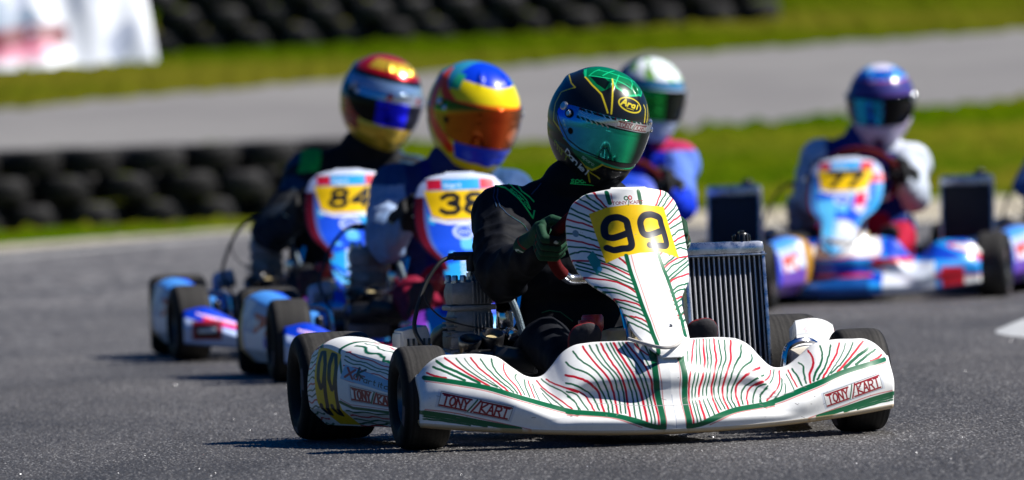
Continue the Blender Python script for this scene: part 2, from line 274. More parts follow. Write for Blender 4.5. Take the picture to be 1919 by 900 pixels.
# ------------------------------------------------------------------ painter for surface marks (colours stored on the mesh)
FONT={'T':[[(0,1),(1,1)],[(.5,1),(.5,0)]],'O':[[(.5,1),(.1,.8),(0,.5),(.1,.2),(.5,0),(.9,.2),(1,.5),(.9,.8),(.5,1)]],'N':[[(0,0),(0,1),(1,0),(1,1)]],
'Y':[[(0,1),(.5,.5),(1,1)],[(.5,.5),(.5,0)]],'K':[[(0,0),(0,1)],[(1,1),(0,.42),(1,0)]],'A':[[(0,0),(.5,1),(1,0)],[(.2,.35),(.8,.35)]],
'R':[[(0,0),(0,1),(.7,1),(.95,.85),(.95,.65),(.7,.5),(0,.5)],[(.5,.5),(1,0)]],'D':[[(0,0),(0,1),(.6,1),(1,.75),(1,.25),(.6,0),(0,0)]],
'a':[[(.9,.6),(.9,0)],[(.9,.45),(.6,.6),(.2,.55),(0,.3),(.2,.05),(.6,0),(.9,.15)]],'n':[[(0,0),(0,.6)],[(0,.4),(.4,.6),(.8,.55),(.9,.35),(.9,0)]],
'i':[[(.5,0),(.5,.6)],[(.5,.8),(.5,.85)]],'e':[[(.05,.32),(.9,.32),(.8,.52),(.5,.6),(.15,.5),(0,.3),(.15,.08),(.5,0),(.85,.08)]],'l':[[(.5,0),(.5,1)]],
'r':[[(.1,0),(.1,.6)],[(.1,.4),(.5,.6),(.9,.55)]],'s':[[(.9,.55),(.5,.62),(.15,.55),(.15,.38),(.8,.25),(.85,.08),(.5,0),(.05,.06)]],
'p':[[(0,-.4),(0,.6)],[(0,.5),(.5,.62),(.95,.45),(.95,.15),(.5,0),(0,.1)]],'c':[[(.9,.5),(.5,.62),(.1,.5),(0,.3),(.1,.1),(.5,0),(.9,.1)]],'o':[[(.5,.62),(.1,.5),(0,.3),(.1,.1),(.5,0),(.9,.1),(1,.3),(.9,.5),(.5,.62)]],
'X':[[(0,0),(1,1)],[(0,1),(1,0)]],'t':[[(.4,.9),(.4,.1),(.7,0)],[(.1,.6),(.8,.6)]],'m':[[(0,0),(0,.6)],[(0,.5),(.3,.6),(.5,.5),(.5,0)],[(.5,.5),(.8,.6),(1,.5),(1,0)]],
'8':[[(.5,.53),(.12,.65),(.08,.85),(.3,1),(.7,1),(.92,.85),(.88,.65),(.5,.53),(.08,.38),(0,.17),(.25,0),(.75,0),(1,.17),(.92,.38),(.5,.53)]],
'4':[[(.75,0),(.75,1),(0,.3),(1,.3)]],'3':[[(.05,.85),(.3,1),(.7,1),(.92,.85),(.88,.65),(.45,.54),(.9,.4),(1,.2),(.75,0),(.25,0),(0,.15)]],
'7':[[(0,1),(1,1),(.35,0)]],'9':[[(.95,.7),(.8,.5),(.4,.42),(.08,.58),(.05,.82),(.3,1),(.7,1),(.95,.82),(.95,.5),(.9,.15),(.6,0),(.2,.02),(.05,.15)]],
'P':[[(0,0),(0,1),(.7,1),(.95,.85),(.95,.65),(.7,.5),(0,.5)]],'S':[[(1,.85),(.6,1),(.2,.95),(0,.75),(.2,.55),(.8,.45),(1,.25),(.8,.05),(.4,0),(0,.15)]],
'M':[[(0,0),(0,1),(.5,.4),(1,1),(1,0)]],'E':[[(1,1),(0,1),(0,0),(1,0)],[(0,.5),(.8,.5)]],'V':[[(0,1),(.5,0),(1,1)]],'I':[[(.5,0),(.5,1)]],'L':[[(0,1),(0,0),(1,0)]],
'H':[[(0,0),(0,1)],[(1,0),(1,1)],[(0,.5),(1,.5)]],'/':[[(0,0),(1,1)]],' ':[]}
class Paint:
    def __init__(s,X,Y,base,aa=.0012):
        s.X=X.ravel();s.Y=Y.ravel();s.n=X.shape;s.c=np.empty((s.X.size,3));s.c[:]=base;s.aa=aa
    def _app(s,idx,alpha,col):
        a=alpha[:,None]; s.c[idx]=s.c[idx]*(1-a)+np.asarray(col)*a
    def stroke(s,pts,w,col,taper=False):
        pts=np.array(pts,float); lo=pts.min(0)-w-s.aa*2; hi=pts.max(0)+w+s.aa*2
        idx=np.where((s.X>lo[0])&(s.X<hi[0])&(s.Y>lo[1])&(s.Y<hi[1]))[0]
        if len(idx)==0: return
        x=s.X[idx];y=s.Y[idx];d=np.full(len(idx),1e9)
        for a,b in zip(pts[:-1],pts[1:]):
            ab=b-a;L=(ab**2).sum()+1e-12;t=np.clip(((x-a[0])*ab[0]+(y-a[1])*ab[1])/L,0,1)
            d=np.minimum(d,np.hypot(x-a[0]-t*ab[0],y-a[1]-t*ab[1]))
        s._app(idx,np.clip((w/2-d)/s.aa+.5,0,1),col)
    def poly(s,pts,col,alpha=1.):
        pts=np.array(pts,float);x=s.X;y=s.Y;ins=np.zeros(len(x),bool);n=len(pts)
        for i in range(n):
            x1,y1=pts[i];x2,y2=pts[(i+1)%n]
            if y1==y2: continue
            c=((y1>y)!=(y2>y))&(x<(x2-x1)*(y-y1)/(y2-y1)+x1); ins^=c
        idx=np.where(ins)[0]; s._app(idx,np.full(len(idx),alpha),col)
        if alpha==1: s.stroke(list(pts)+[pts[0]],s.aa*.6,col)
    def ellipse(s,c,rx,ry,col,ang=0,ring=None):
        dx=s.X-c[0];dy=s.Y-c[1];ca,sa=math.cos(ang),math.sin(ang)
        q=np.hypot((dx*ca+dy*sa)/rx,(-dx*sa+dy*ca)/ry)
        al=np.clip((1-q)*min(rx,ry)/s.aa+.5,0,1)
        if ring: al=al*np.clip((q-(1-ring))*min(rx,ry)/s.aa+.5,0,1)
        idx=np.where(al>0)[0]; s._app(idx,al[idx],col)
    def mask(s,m,col,alpha=1.):
        m=np.asarray(m,float).ravel()*alpha; idx=np.where(m>0)[0]; s._app(idx,np.clip(m[idx],0,1),col)
    def text(s,txt,o,u,v,w,col,adv=1.25,cap=1.):
        "o origin, u advance vector of one letter width, v up vector of letter height"
        o=np.array(o,float);u=np.array(u,float);v=np.array(v,float)
        for ch in txt:
            if ch=='~': o=o+u*.4;continue
            for st in FONT.get(ch,[]): s.stroke([o+u*a+v*b*cap for a,b in st],w,col)
            o=o+u*adv*(.6 if ch in 'il ' else 1)
        return o
    def out(s): return s.c.reshape(*s.n,3)
WHITE=lin('#f2f2ef')*.93; GREEN=lin('#005c38'); RED=lin('#c00a28'); DRED=lin('#8f1020'); YEL=np.array([.90,.56,.0]); NAVY=lin('#0a1020'); PINK=lin('#e08a86')
def tonykart(p,quad,sc=1.):
    "framed wordmark inside quad TL,TR,BR,BL"
    TL,TR,BR,BL=[np.array(q,float) for q in quad]
    f=lambda a,b:(TL*(1-a)+TR*a)*(b)+(BL*(1-a)+BR*a)*(1-b)
    p.poly([TL,TR,BR,BL],lin('#cfd3da'))
    e=.035; p.poly([f(e,.92),f(1-e,.92),f(1-e,.08),f(e,.08)],WHITE)
    h=np.linalg.norm(TL-BL); sw=h*.10; p.stroke([f(e,.92),f(1-e,.92),f(1-e,.08),f(e,.08),f(e,.92)],sw*.32,lin('#3a4048'))
    p.stroke([f(.06,.82),f(.43,.82)],sw,DRED);p.stroke([f(.54,.82),f(.95,.82)],sw,DRED)
    p.stroke([f(.05,.16),f(.40,.16)],sw,DRED);p.stroke([f(.50,.16),f(.94,.16)],sw,DRED)
    def tx(t,a0,a1,b0=.24,b1=.76):
        n=len(t);wd=(a1-a0)/(n+(n-1)*.3)
        for i,ch in enumerate(t):
            for st in FONT[ch]:
                p.stroke([f(a0+i*wd*1.3+wd*x,b0+(b1-b0)*y) for x,y in st],sw*1.05,DRED)
    tx('TONY',.08,.41);tx('KART',.57,.93)
    p.stroke([f(.42,.14),f(.50,.86)],sw*.9,GREEN);p.stroke([f(.465,.14),f(.545,.86)],sw*1.1,DRED)
def wig(pts,amp=.0014,seed=0,n=5):
    P=np.array(pts,float);N=len(P);out=[]
    for i in range(N-1):
        a,b,c,d=P[max(i-1,0)],P[i],P[i+1],P[min(i+2,N-1)]
        for k in range(n):
            t=k/n;out.append(.5*((2*b)+(c-a)*t+(2*a-5*b+4*c-d)*t*t+(3*b-a-3*c+d)*t**3))
    out.append(P[-1]); r=np.random.default_rng(seed); out=np.array(out)
    nz=r.normal(0,amp*.35,out.shape);nz[0]=nz[-1]=0
    return out+nz
STR={'R':(RED,.0041),'G':(GREEN,.0040),'D':(GREEN,.0050),'T':(PINK*.8,.0036)}
BOXL=[(-.576,.153),(-.396,.108),(-.409,.068),(-.588,.112)]
# ------------------------------------------------------------------ front fairing
def fairing_P(nx,nv,blue=False,sx=.977):
    xs=np.linspace(-.612,.612,nx);vv=np.linspace(0,1,nv);X,V=np.meshgrid(xs,vv,indexing='ij')
    x,y,z=fairing(X,V)
    if blue:
        ax=np.abs(x);zo=fairing(X,V*0+1)[2];zb_=fairing(X,V*0)[2];zn=smooth_itp(ax,[0,.1,.2,.25,.30,.40,.55,.612],[.225,.215,.18,.12,.105,.115,.178,.168]);z=zb_+(z-zb_)*(zn-zb_)/(zo-zb_);x=x*.945
    P=np.stack([x,y,z],-1)
    # lips turning under and back
    def ext(row,offs):
        return [row+np.array([0,o[0],o[1]]) for o in offs]
    low=ext(P[:,0],[(.10,.018),(.05,.002),(.018,-.008),(.005,-.006)]); top=ext(P[:,-1],[(.004,.003),(.012,.003),(.018,-.004),(.018,-.03)])
    Q=np.stack(low+[P[:,j] for j in range(nv)]+top,1)
    # wrap the two ends back
    def end(col,sg):
        return [col+np.array([sg*a,b,0])*np.array([1,1,1]) for a,b in ((.004,.006),(.004,.03),(-.004,.05))]
    L=end(Q[0],-1);Rr=end(Q[-1],1)
    Q=np.stack(L[::-1]+[Q[i] for i in range(nx)]+Rr,0)
    return Q
TAN=np.array([.52,.38,.20])
def scuffs(p,xr,yr,n,seed,col=(.12,.11,.11)):
    "stone chips, rubber marks and small scratches"
    r=np.random.default_rng(seed)
    for k in range(n):
        x=r.uniform(*xr);y=r.uniform(yr[0],yr[1]) if r.random()<.5 else r.uniform(yr[0],yr[0]+(yr[1]-yr[0])*.35)
        L=r.uniform(.0,.012)*(r.random()<.5);a=r.uniform(-.5,.5);w=r.uniform(.0006,.0016)
        p.stroke([(x,y),(x+L*math.cos(a)+1e-4,y+L*math.sin(a))],w,np.array(col)*r.uniform(.5,2.6))
def paint_hero_fairing(Q):
    X=Q[...,0];Z=Q[...,2].copy()
    p=Paint(np.abs(X),Z,WHITE,aa=.0012)
    order={'R':0,'G':0,'T':1,'D':2}
    for i,(c,wd,pts) in sorted(enumerate(FL),key=lambda t:order[t[1][0]]):
        col,w=STR[c]; P_=np.array(pts); 
        P_=wig(pts,.0012 if c in 'RG' else 0,i,5)
        wv=w*wd*(1. if c!='T' else 1)
        if c=='D': wv=.0040*wd
        p.stroke(P_,wv,col)
    # dark hatching along the lowest outer edge
    c=p.out()
    p2=Paint(X,Z,WHITE,aa=.0010); p2.c=c.reshape(-1,3)
    tonykart(p2,BOXL)
    tonykart(p2,[(-BOXL[1][0],BOXL[1][1]),(-BOXL[0][0],BOXL[0][1]),(-BOXL[3][0],BOXL[3][1]),(-BOXL[2][0],BOXL[2][1])])
    p2.stroke([(0,.04),(.001,.12)],.0016,lin('#9aa3b5'))
    p2.stroke([(-.2,.105),(-.1,.095),(0,.092),(.1,.095),(.25,.098),(.33,.112)],.0014,lin('#9a9a9a'))
    scuffs(p2,(-.6,.6),(.05,.24),150,5)
    c=p2.out(); c[:, :4]=TAN; c[:,4:6]=c[:,4:6]*.3+TAN*.7
    return c
def nassau_P(ns,nz,flat=False):
    zs=np.concatenate([np.linspace(.212,.60,int(nz*.8)),np.linspace(.6,.63,nz-int(nz*.8)+1)[1:]]);S,Z=np.meshgrid(np.linspace(-1,1,ns),zs,indexing='ij')
    x,y,z=nassau(S,Z)
    if flat: y=y-.6*np.abs(S)**2.2*smooth_itp(Z,NZ,NE)+.42*np.maximum(0,Z-.40)
    P=np.stack([x,y,z],-1)
    c=P[:,-1].copy();c2=c+np.array([0,.012,.004]);c3=c+np.array([0,.016,-.02])
    P=np.concatenate([P,c2[:,None],c3[:,None]],1)
    # rolled side edges
    L=P[0]+np.array([.003,.02,0]);Rr=P[-1]+np.array([-.003,.02,0])
    return np.concatenate([L[None],P,Rr[None]],0)
def paint_hero_nassau(Q):
    X=Q[...,0];Z=Q[...,2];p=Paint(np.abs(X),Z,WHITE,aa=.0012)
    for i,(c,pts) in enumerate(NS):
        a_,b_=np.array(pts[0],float),np.array(pts[1],float);d_=(a_-b_)/np.linalg.norm(a_-b_);pts=[tuple(a_+d_*.030)]+list(pts);a_,b_=np.array(pts[-1]),np.array(pts[-2]);d_=(a_-b_)/np.linalg.norm(a_-b_);pts=pts+[tuple(a_+d_*.006)]
        p.stroke(wig(pts,.0014,i+50,4),.0044 if c=='G' else .0046,STR[c][0])
    c=p.out();q=Paint(X,Z,WHITE,aa=.0011);q.c=c.reshape(-1,3)
    q.poly([(-.03,.225),(.052,.225),(.052,.47),(-.034,.47)],WHITE)
    q.poly([(-.05,.595),(.02,.595),(.02,.628),(-.05,.628)],WHITE)
    for c_,pts in NL:
        if c_=='Y': q.poly(pts,YEL)
    for c_,pts in NL:
        if c_=='K': 
            P_=np.array(pts)
            if P_[-1][0]<.04 and P_[-1][0]>.0 and P_[0][1]<.545 and len(P_)<8: P_[-1]=(.031,.4875);P_[-2]=(.045,.485)
            q.stroke(wig(P_,0,0,5),.0168,NAVY)
        elif c_=='D': q.stroke(pts,.0100,GREEN)
        elif c_=='T': q.stroke(pts,.0024,PINK)
    q.text('TONY',(-.049,.592),(.0075,.0003),(0,.0075),.0016,DRED); q.text('KART',(-.006,.5935),(.0072,.0),(0,.0075),.0016,DRED)
    q.stroke([(-.011,.590),(-.008,.603)],.002,GREEN)
    q.ellipse((-.014,.608),.006,.006,GREEN,0,.5);q.ellipse((-.004,.609),.005,.006,RED,0,.5)
    q.ellipse((.022,.287),.006,.0045,lin('#30343c'));q.ellipse((.018,.289),.0035,.003,lin('#c9ccd2'))
    # sticker at the left edge
    q.poly([(-.117,.462),(-.103,.478),(-.092,.45),(-.096,.425),(-.106,.418)],lin('#2f8f86'));q.ellipse((-.097,.432),.005,.006,lin('#49a6c9'))
    q.ellipse((-.131,.523),.006,.009,lin('#6f8896'))
    scuffs(q,(-.14,.14),(.25,.62),40,8)
    return q.out()
def flow(X,Z,seed,scale=(6,14),ph=0):
    r=np.random.default_rng(seed);a=np.zeros_like(X)
    for k in range(7):
        fx,fz=r.normal(0,scale[0]),r.normal(0,scale[1]);a+=np.sin(fx*X*2+fz*Z*2+r.uniform(0,6.3)+1.5*a)*(.8**k)
    return a
def livery_fairing(Q,kind):
    X=Q[...,0];Z=Q[...,2];f=flow(X,Z,5 if kind!='77' else 9,(5,12))
    BL=lin('#0a3fd0');LB=lin('#2f9be0');RD=lin('#c20c28');PU=lin('#8f3fc0')
    if kind=='77':
        BL=lin('#083fb8');LB=lin('#1f8fe0')
        p=Paint(X,Z,LB,.003);p.mask(f>.4,BL);p.mask((f<-.6),WHITE);p.mask((f<-.3)&(f>-.6),lin('#d02050'));p.mask((np.abs(X-.5)<.05)&(Z<.13),RD);p.mask((np.abs(X-.22)<.09)&(Z>.14)&(Z<.17),RD)
        p.mask((np.abs(X-.30)<.12)&(Z<.15)&(f>-.5),WHITE,.8);p.mask((X<.12)&(Z<.10),lin('#0c4a90'));p.mask((X<.13)&(np.abs(Z-.108)<.007),RD)
    elif kind=='K6':
        p=Paint(X,Z,lin('#2f93dc'),.003);p.mask(f>.7,WHITE);p.mask(np.hypot((X+.53)/.02,(Z-.11)/.05)<1,RD);p.mask(np.hypot((X+.48)/.05,(Z-.12)/.09)<1,WHITE,.55)
    elif kind=='K5':
        p=Paint(X,Z,lin('#2f9be0'),.003);p.mask(f>.5,WHITE);p.mask(f<-.7,lin('#18a878'))
    else:
        p=Paint(X,Z,BL,.003);aX=np.abs(X)
        p.mask((aX<.30),RD);p.mask((aX<.34)&(Z>.155+.06*flow(X,Z,3,(3,3))*.2),PU);p.mask((aX<.14),LB);p.mask((aX<.10)&(f>.2),BL)
        side=(aX>.33);zz=Z-.30*(aX-.5);p.mask(side&(zz<.125),lin('#b4c6e8'));p.mask(side&(np.abs(zz-.138)<.008)&(aX<.52),lin('#e03050'));p.mask(side&(np.abs(zz-.149)<.004)&(aX<.54),lin('#e6c4ee'))
        for sg in (-1,1):
            p.poly([(sg*.555,.135),(sg*.455,.135),(sg*.455,.075),(sg*.555,.075)],lin('#7a1626'));p.poly([(sg*.54,.122),(sg*.47,.122),(sg*.47,.088),(sg*.54,.088)],lin('#141820'))
            p.stroke([(sg*.53,.105),(sg*.48,.105)],.012,lin('#cfd5dd'))
    c=p.out();c[:, :4]=lin('#0c3a80');return c
def livery_nassau(Q,kind,num):
    X=Q[...,0];Z=Q[...,2];f=flow(X,Z,21,(10,10));aX=np.abs(X)
    BL=lin('#1a50d8');LB=lin('#2aa4e6');MR=lin('#62081a');PL=lin('#4a66b0')
    w=smooth_itp(Z,NZ,NW)
    p=Paint(X,Z,BL,.0025);p.mask(f>.5,LB);p.mask(f>1.2,WHITE,.8);p.mask(f<-1.1,lin('#5fb8f0'))
    if kind=='77': MR=lin('#1c8fd0');p.mask((X<-.02)&(Z<.45),lin('#58b8ea'));p.mask((X>.0)&(Z<.42)&(f>-.3),WHITE,.7)
    p.mask((aX>.72*w)&(Z>.36),PL);p.mask((aX>.80*w)&(Z>.33),MR)
    if kind=='77':
        p.mask((X>.06)&(Z>.52),lin('#d81440'));p.mask((X<-.9*w),lin('#6c1430'));p.mask((X>.05)&(X<.09)&(Z<.48)&(Z>.42),lin('#e02050'))
    if kind=='K5': p.mask(Z>.3,lin('#1240c0'));p.mask((f>.2)&(Z>.3),lin('#9ab0e0'));return p.out()
    p.mask((Z>.582),LB);p.mask((Z>.582)&(aX>.06),lin('#d01838'));p.mask((Z>.614),lin('#cfd9ee'));p.mask((aX>.105)&(Z>.56)&(Z<=.614),lin('#a8b6dc'))
    p.text('KartRaci'[:4],(-.05,.588),(.011,0),(0,.012),.003,lin('#d8ecff'))
    ww=.115 if kind!='77' else .112
    p.poly([(-ww,.578),(ww,.578),(ww*.83,.50),(ww*.5,.487),(-ww*.5,.487),(-ww*.83,.50)],YEL)
    p.stroke([(-ww*.85,.49),(-.05,.477),(.05,.477),(ww*.85,.49)],.010,WHITE)
    sl=.012 if num=='84' else .004
    p.text(num,(-.066,.508),(.055,.0),(sl,.056),(.0165 if num!='77' else .022),lin('#0b0e16'),adv=1.38)
    p.ellipse((0,.448),.036,.024,lin('#c8d8f2'),0,.25);p.text('OVO',(-.02,.44),(.012,0),(0,.014),.003,lin('#c8d8f2'))
    p.text('KOSMIC',(-.02,.36),(.0,-.016),(.02,.0),.004,lin('#d8e4fa'),adv=1.3)
    return p.out()
# ------------------------------------------------------------------ side pod
POD_T=None
def pod_P(sg,nt_=120,nv=60):
    t=np.linspace(0,1,nt_);T,V=np.meshgrid(t,np.linspace(0,1,nv),indexing='ij')
    yy=.20+.65*T
    xo=smooth_itp(T,[0,.12,.35,.7,.9,1],[.545,.580,.615,.665,.690,.693])
    zt=smooth_itp(T,[0,.3,.6,.82,1],[.208,.232,.252,.268,.245]);zb=.045+.0*T
    # section: v 0..0.28 top going outward, 0.28..1 outer face downwards
    ins=.10
    tv=np.clip(V/.26,0,1);fv=np.clip((V-.26)/.74,0,1)
    x=xo-ins*(1-tv)*(1-.0)-.012*np.cos(tv*math.pi/2)*0 
    bul=.016*np.sin(np.pi*np.clip(fv,0,1))
    x=np.where(V<.26,xo-ins*(1-tv)-.010,xo-.010+bul-.030*np.clip(fv-.78,0,1)/.22)
    rnd=.014
    z=np.where(V<.26,zt+.006*np.sin(tv*math.pi)-rnd*tv**4,zt-rnd-(zt-rnd-zb)*fv)
    P=np.stack([sg*x,yy,z],-1)
    und=P[:,-1].copy();und[:,0]-=sg*.05;und[:,2]+=.006;und2=P[:,-1].copy();und2[:,0]-=sg*.14;und2[:,2]+=.0
    inn=P[:,0].copy();inn[:,2]-=.04
    P=np.concatenate([inn[:,None],P,und[:,None],und2[:,None]],1)
    # end caps
    def cap(row,dy,k):
        c=row.mean(0);r=row.copy();r=c+(row-c)*k;r[:,1]=row[:,1]+dy;return r
    A=[cap(P[0],-.035,.45),cap(P[0],-.028,.75),cap(P[0],-.014,.93)];B=[cap(P[-1],.008,.94),cap(P[-1],.012,.7),cap(P[-1],.012,.1)]
    return np.stack(A+list(P)+B,0),T,V
def pod_uv(Q,nt_,nv):
    # paint coordinates: a along length (0 front..1 rear), b across the section 0 top inner..1 bottom
    n,m=Q.shape[:2];a=np.clip((np.arange(n)-3)/(nt_-1),-.03,1.03);b=np.clip((np.arange(m)-1)/(nv-1),-.02,1.05)
    return np.meshgrid(a,b,indexing='ij')
def paint_hero_pod(Q,nt_,nv,sg):
    A,B=pod_uv(Q,nt_,nv)
    # convert to photo-like metric: X 0..610 along, Y 0..570 down the face
    X=(1-A)*610 if sg<0 else A*610
    Y=np.where(B<.26,B/.26*95,95+(B-.26)/.74*475)
    p=Paint(X,Y,WHITE,aa=3.)
    rr=np.random.default_rng(4)
    k=0
    for y0 in range(60,570,36):
        c=RED if k%3==1 else GREEN;k+=1
        pts=[(x,y0+7*math.sin(x*.09+k)+rr.normal(0,2)) for x in range(0,92,10)]
        p.stroke(pts,9,c)
    k=0
    for y0 in (20,45,70,100,128,150,178):
        c=RED if k%3==0 else GREEN;k+=1
        p.stroke([(x,y0+(x-250)*.08+5*math.sin(x*.05+k)+rr.normal(0,1.5)) for x in range(245,620,18)],8 if y0>60 else 5,c)
    for y0,c in ((470,GREEN),(500,RED),(525,GREEN),(548,GREEN),(565,RED)):
        p.stroke([(x,y0+5*math.sin(x*.05+y0)+rr.normal(0,1.5)) for x in range(255,620,18)],10,c)
    p.stroke([(230,415),(300,445),(620,452)],20,GREEN);p.stroke([(230,395),(290,425),(620,430)],4,RED)
    p.stroke([(40,0),(75,60),(95,110)],18,GREEN);p.stroke([(62,0),(95,60),(108,110)],4,RED)
    p.stroke([(235,0),(215,60),(205,110),(240,230),(270,255)],14,GREEN);p.stroke([(222,0),(200,60)],3,RED)
    p.stroke([(245,265),(300,275),(610,285)],5,RED)
    p.poly([(75,110),(220,125),(212,250),(215,400),(255,560),(130,560),(85,430),(72,250)],YEL*.9)
    for x0 in (88,155):
        p.text('9',(x0+16,500),(46,0),(-14,-360),22,NAVY)
    p.poly([(255,175),(540,215),(525,300),(235,265)],lin('#7db0d8'));p.text('X',(262,250),(45,4),(10,-60),14,DRED);p.text('ar',(312,252),(28,3),(6,-60),9,DRED)
    p.text('K',(330,235),(36,3),(10,-60),13,NAVY);p.text('artitomo',(372,262),(22,2.5),(3,-38),6,NAVY)
    q=[(285,290),(595,318),(595,420),(290,405)]
    TL,TR,BR,BL_=[np.array(v,float) for v in q]
    tonykart(p,q)
    if sg>0: p.mask((Y<110),WHITE,.75)
    c=p.out();n=c.shape[1]
    c[:,-2:]=np.array([.62,.45,.10])
    if sg>0: c[:5]=c[:5]*.3+.7*np.array([.5,.42,.3])
    return c
def livery_pod(Q,nt_,nv,kind):
    A,B=pod_uv(Q,nt_,nv);f=flow(A*.6,B*.5,31,(6,9))
    p=Paint(A,B,lin('#a8b8da'),.006)
    p.mask(B<.26,lin('#4a90e0'));p.mask((B<.26)&(f>.5),lin('#1a50d8'));p.mask((B<.3)&(A>.9),lin('#e8a020'))
    p.poly([(.35,.38),(.62,.38),(.62,.62),(.35,.62)],lin('#c23a22'));p.poly([(.3,.66),(.55,.66),(.55,.95),(.3,.95)],lin('#3358c8'));p.mask((A>.86)&(B>.3),lin('#cfae72'));p.mask((f>.9)&(B>.26)&(A<.8),lin('#1a48c0'));p.mask((f<-1.0)&(B>.26)&(A<.8),lin('#e8ecf6'))
    p.text('TSHM',(.86,.58),(-.07,0),(0,-.14),.02,lin('#e8ecf4'))
    if kind in('77','K5'):
        p.mask(B>.62,lin('#6a48a8'));p.mask((A<.3)&(B>.26),lin('#1030c0'));p.mask((A>.75),lin('#b08018'))
    c=p.out();c[:,-2:]=np.array([.1,.1,.12]);return c
# ------------------------------------------------------------------ shared kart pieces (mesh data reused by every kart)
def tyre_mesh(name,Rr,W,seed):
    h=W/2; ri=.064
    prof=[(ri,-h*.70),(ri+.004,-h*.82),(Rr*.62,-h*.97),(Rr*.76,-h*1.0),(Rr*.87,-h*.965),(Rr*.94,-h*.90),(Rr*.978,-h*.80),(Rr*.994,-h*.66),(Rr,-h*.40),(Rr*1.002,0)]
    prof=prof+[(r_,-x) for r_,x in prof[-2::-1]]; prof.append((ri-.004,h*.6)); prof=[(ri-.004,-h*.6)]+prof
    pr=np.array(prof);d=np.r_[0,np.cumsum(np.hypot(*np.diff(pr,axis=0).T))];s=np.linspace(0,d[-1],90)
    rr_=np.interp(s,d,pr[:,0]);hh=np.interp(s,d,pr[:,1]);n=128
    # round the polyline a little
    for _ in range(3):
        rr_[1:-1]=(rr_[:-2]+2*rr_[1:-1]+rr_[2:])/4;hh[1:-1]=(hh[:-2]+2*hh[1:-1]+hh[2:])/4
    a=np.linspace(0,2*np.pi,n,endpoint=False);A,Q=np.meshgrid(a,rr_,indexing='ij');_,H=np.meshgrid(a,hh,indexing='ij')
    P=np.stack([H,Q*np.cos(A),Q*np.sin(A)],-1)
    tr=np.clip((Q-Rr*.965)/(Rr*.02),0,1)*(np.abs(H)<h*.93)
    rg=np.random.default_rng(seed);st=rg.normal(0,1,90)*.22
    c=np.array([.007,.007,.0075])*(1-tr[...,None])+np.array([.032,.030,.028])*(1+st)[None,:,None]*tr[...,None]
    for r0_,a0,a1,cc in ((Rr*.80,.25,.75,(.13,.10,.11)),(Rr*.80,2.5,2.95,(.12,.10,.11)),(Rr*.80,4.3,4.75,(.13,.10,.11))):
        m=(np.abs(Q-r0_)<.008)&(A>a0)&(A<a1)&(np.abs(H)>h*.8); c[m]=cc
    return grid_mesh(name,P,c,M['tread'],wrap_n=True)
def rim_mesh(W):
    h=W/2; mb=MB()
    mb.lathe([(.069,-h*.80),(.072,-h*.78),(.070,-h*.74),(.063,-h*.72),(.057,-h*.5),(.052,-h*.2),(.050,h*.0),(.030,h*.05),(.0,h*.05)],axis='x',n=48)
    mb.lathe([(.069,h*.80),(.072,h*.78),(.063,h*.72),(.052,h*.2),(.03,h*.1),(.0,h*.1)],axis='x',n=48)
    mb.lathe([(0,-h*.35),(.017,-h*.35),(.020,-h*.3),(.020,h*.1)],axis='x',n=20)
    for k in range(6):
        a=k*math.pi/3; mb.lathe([(0,-h*.12),(.005,-h*.12),(.005,h*.05)],c=(0,.036*math.cos(a),.036*math.sin(a)),axis='x',n=8)
    return mb.mesh('rim',M['rim'],sharp=50)
SH={}
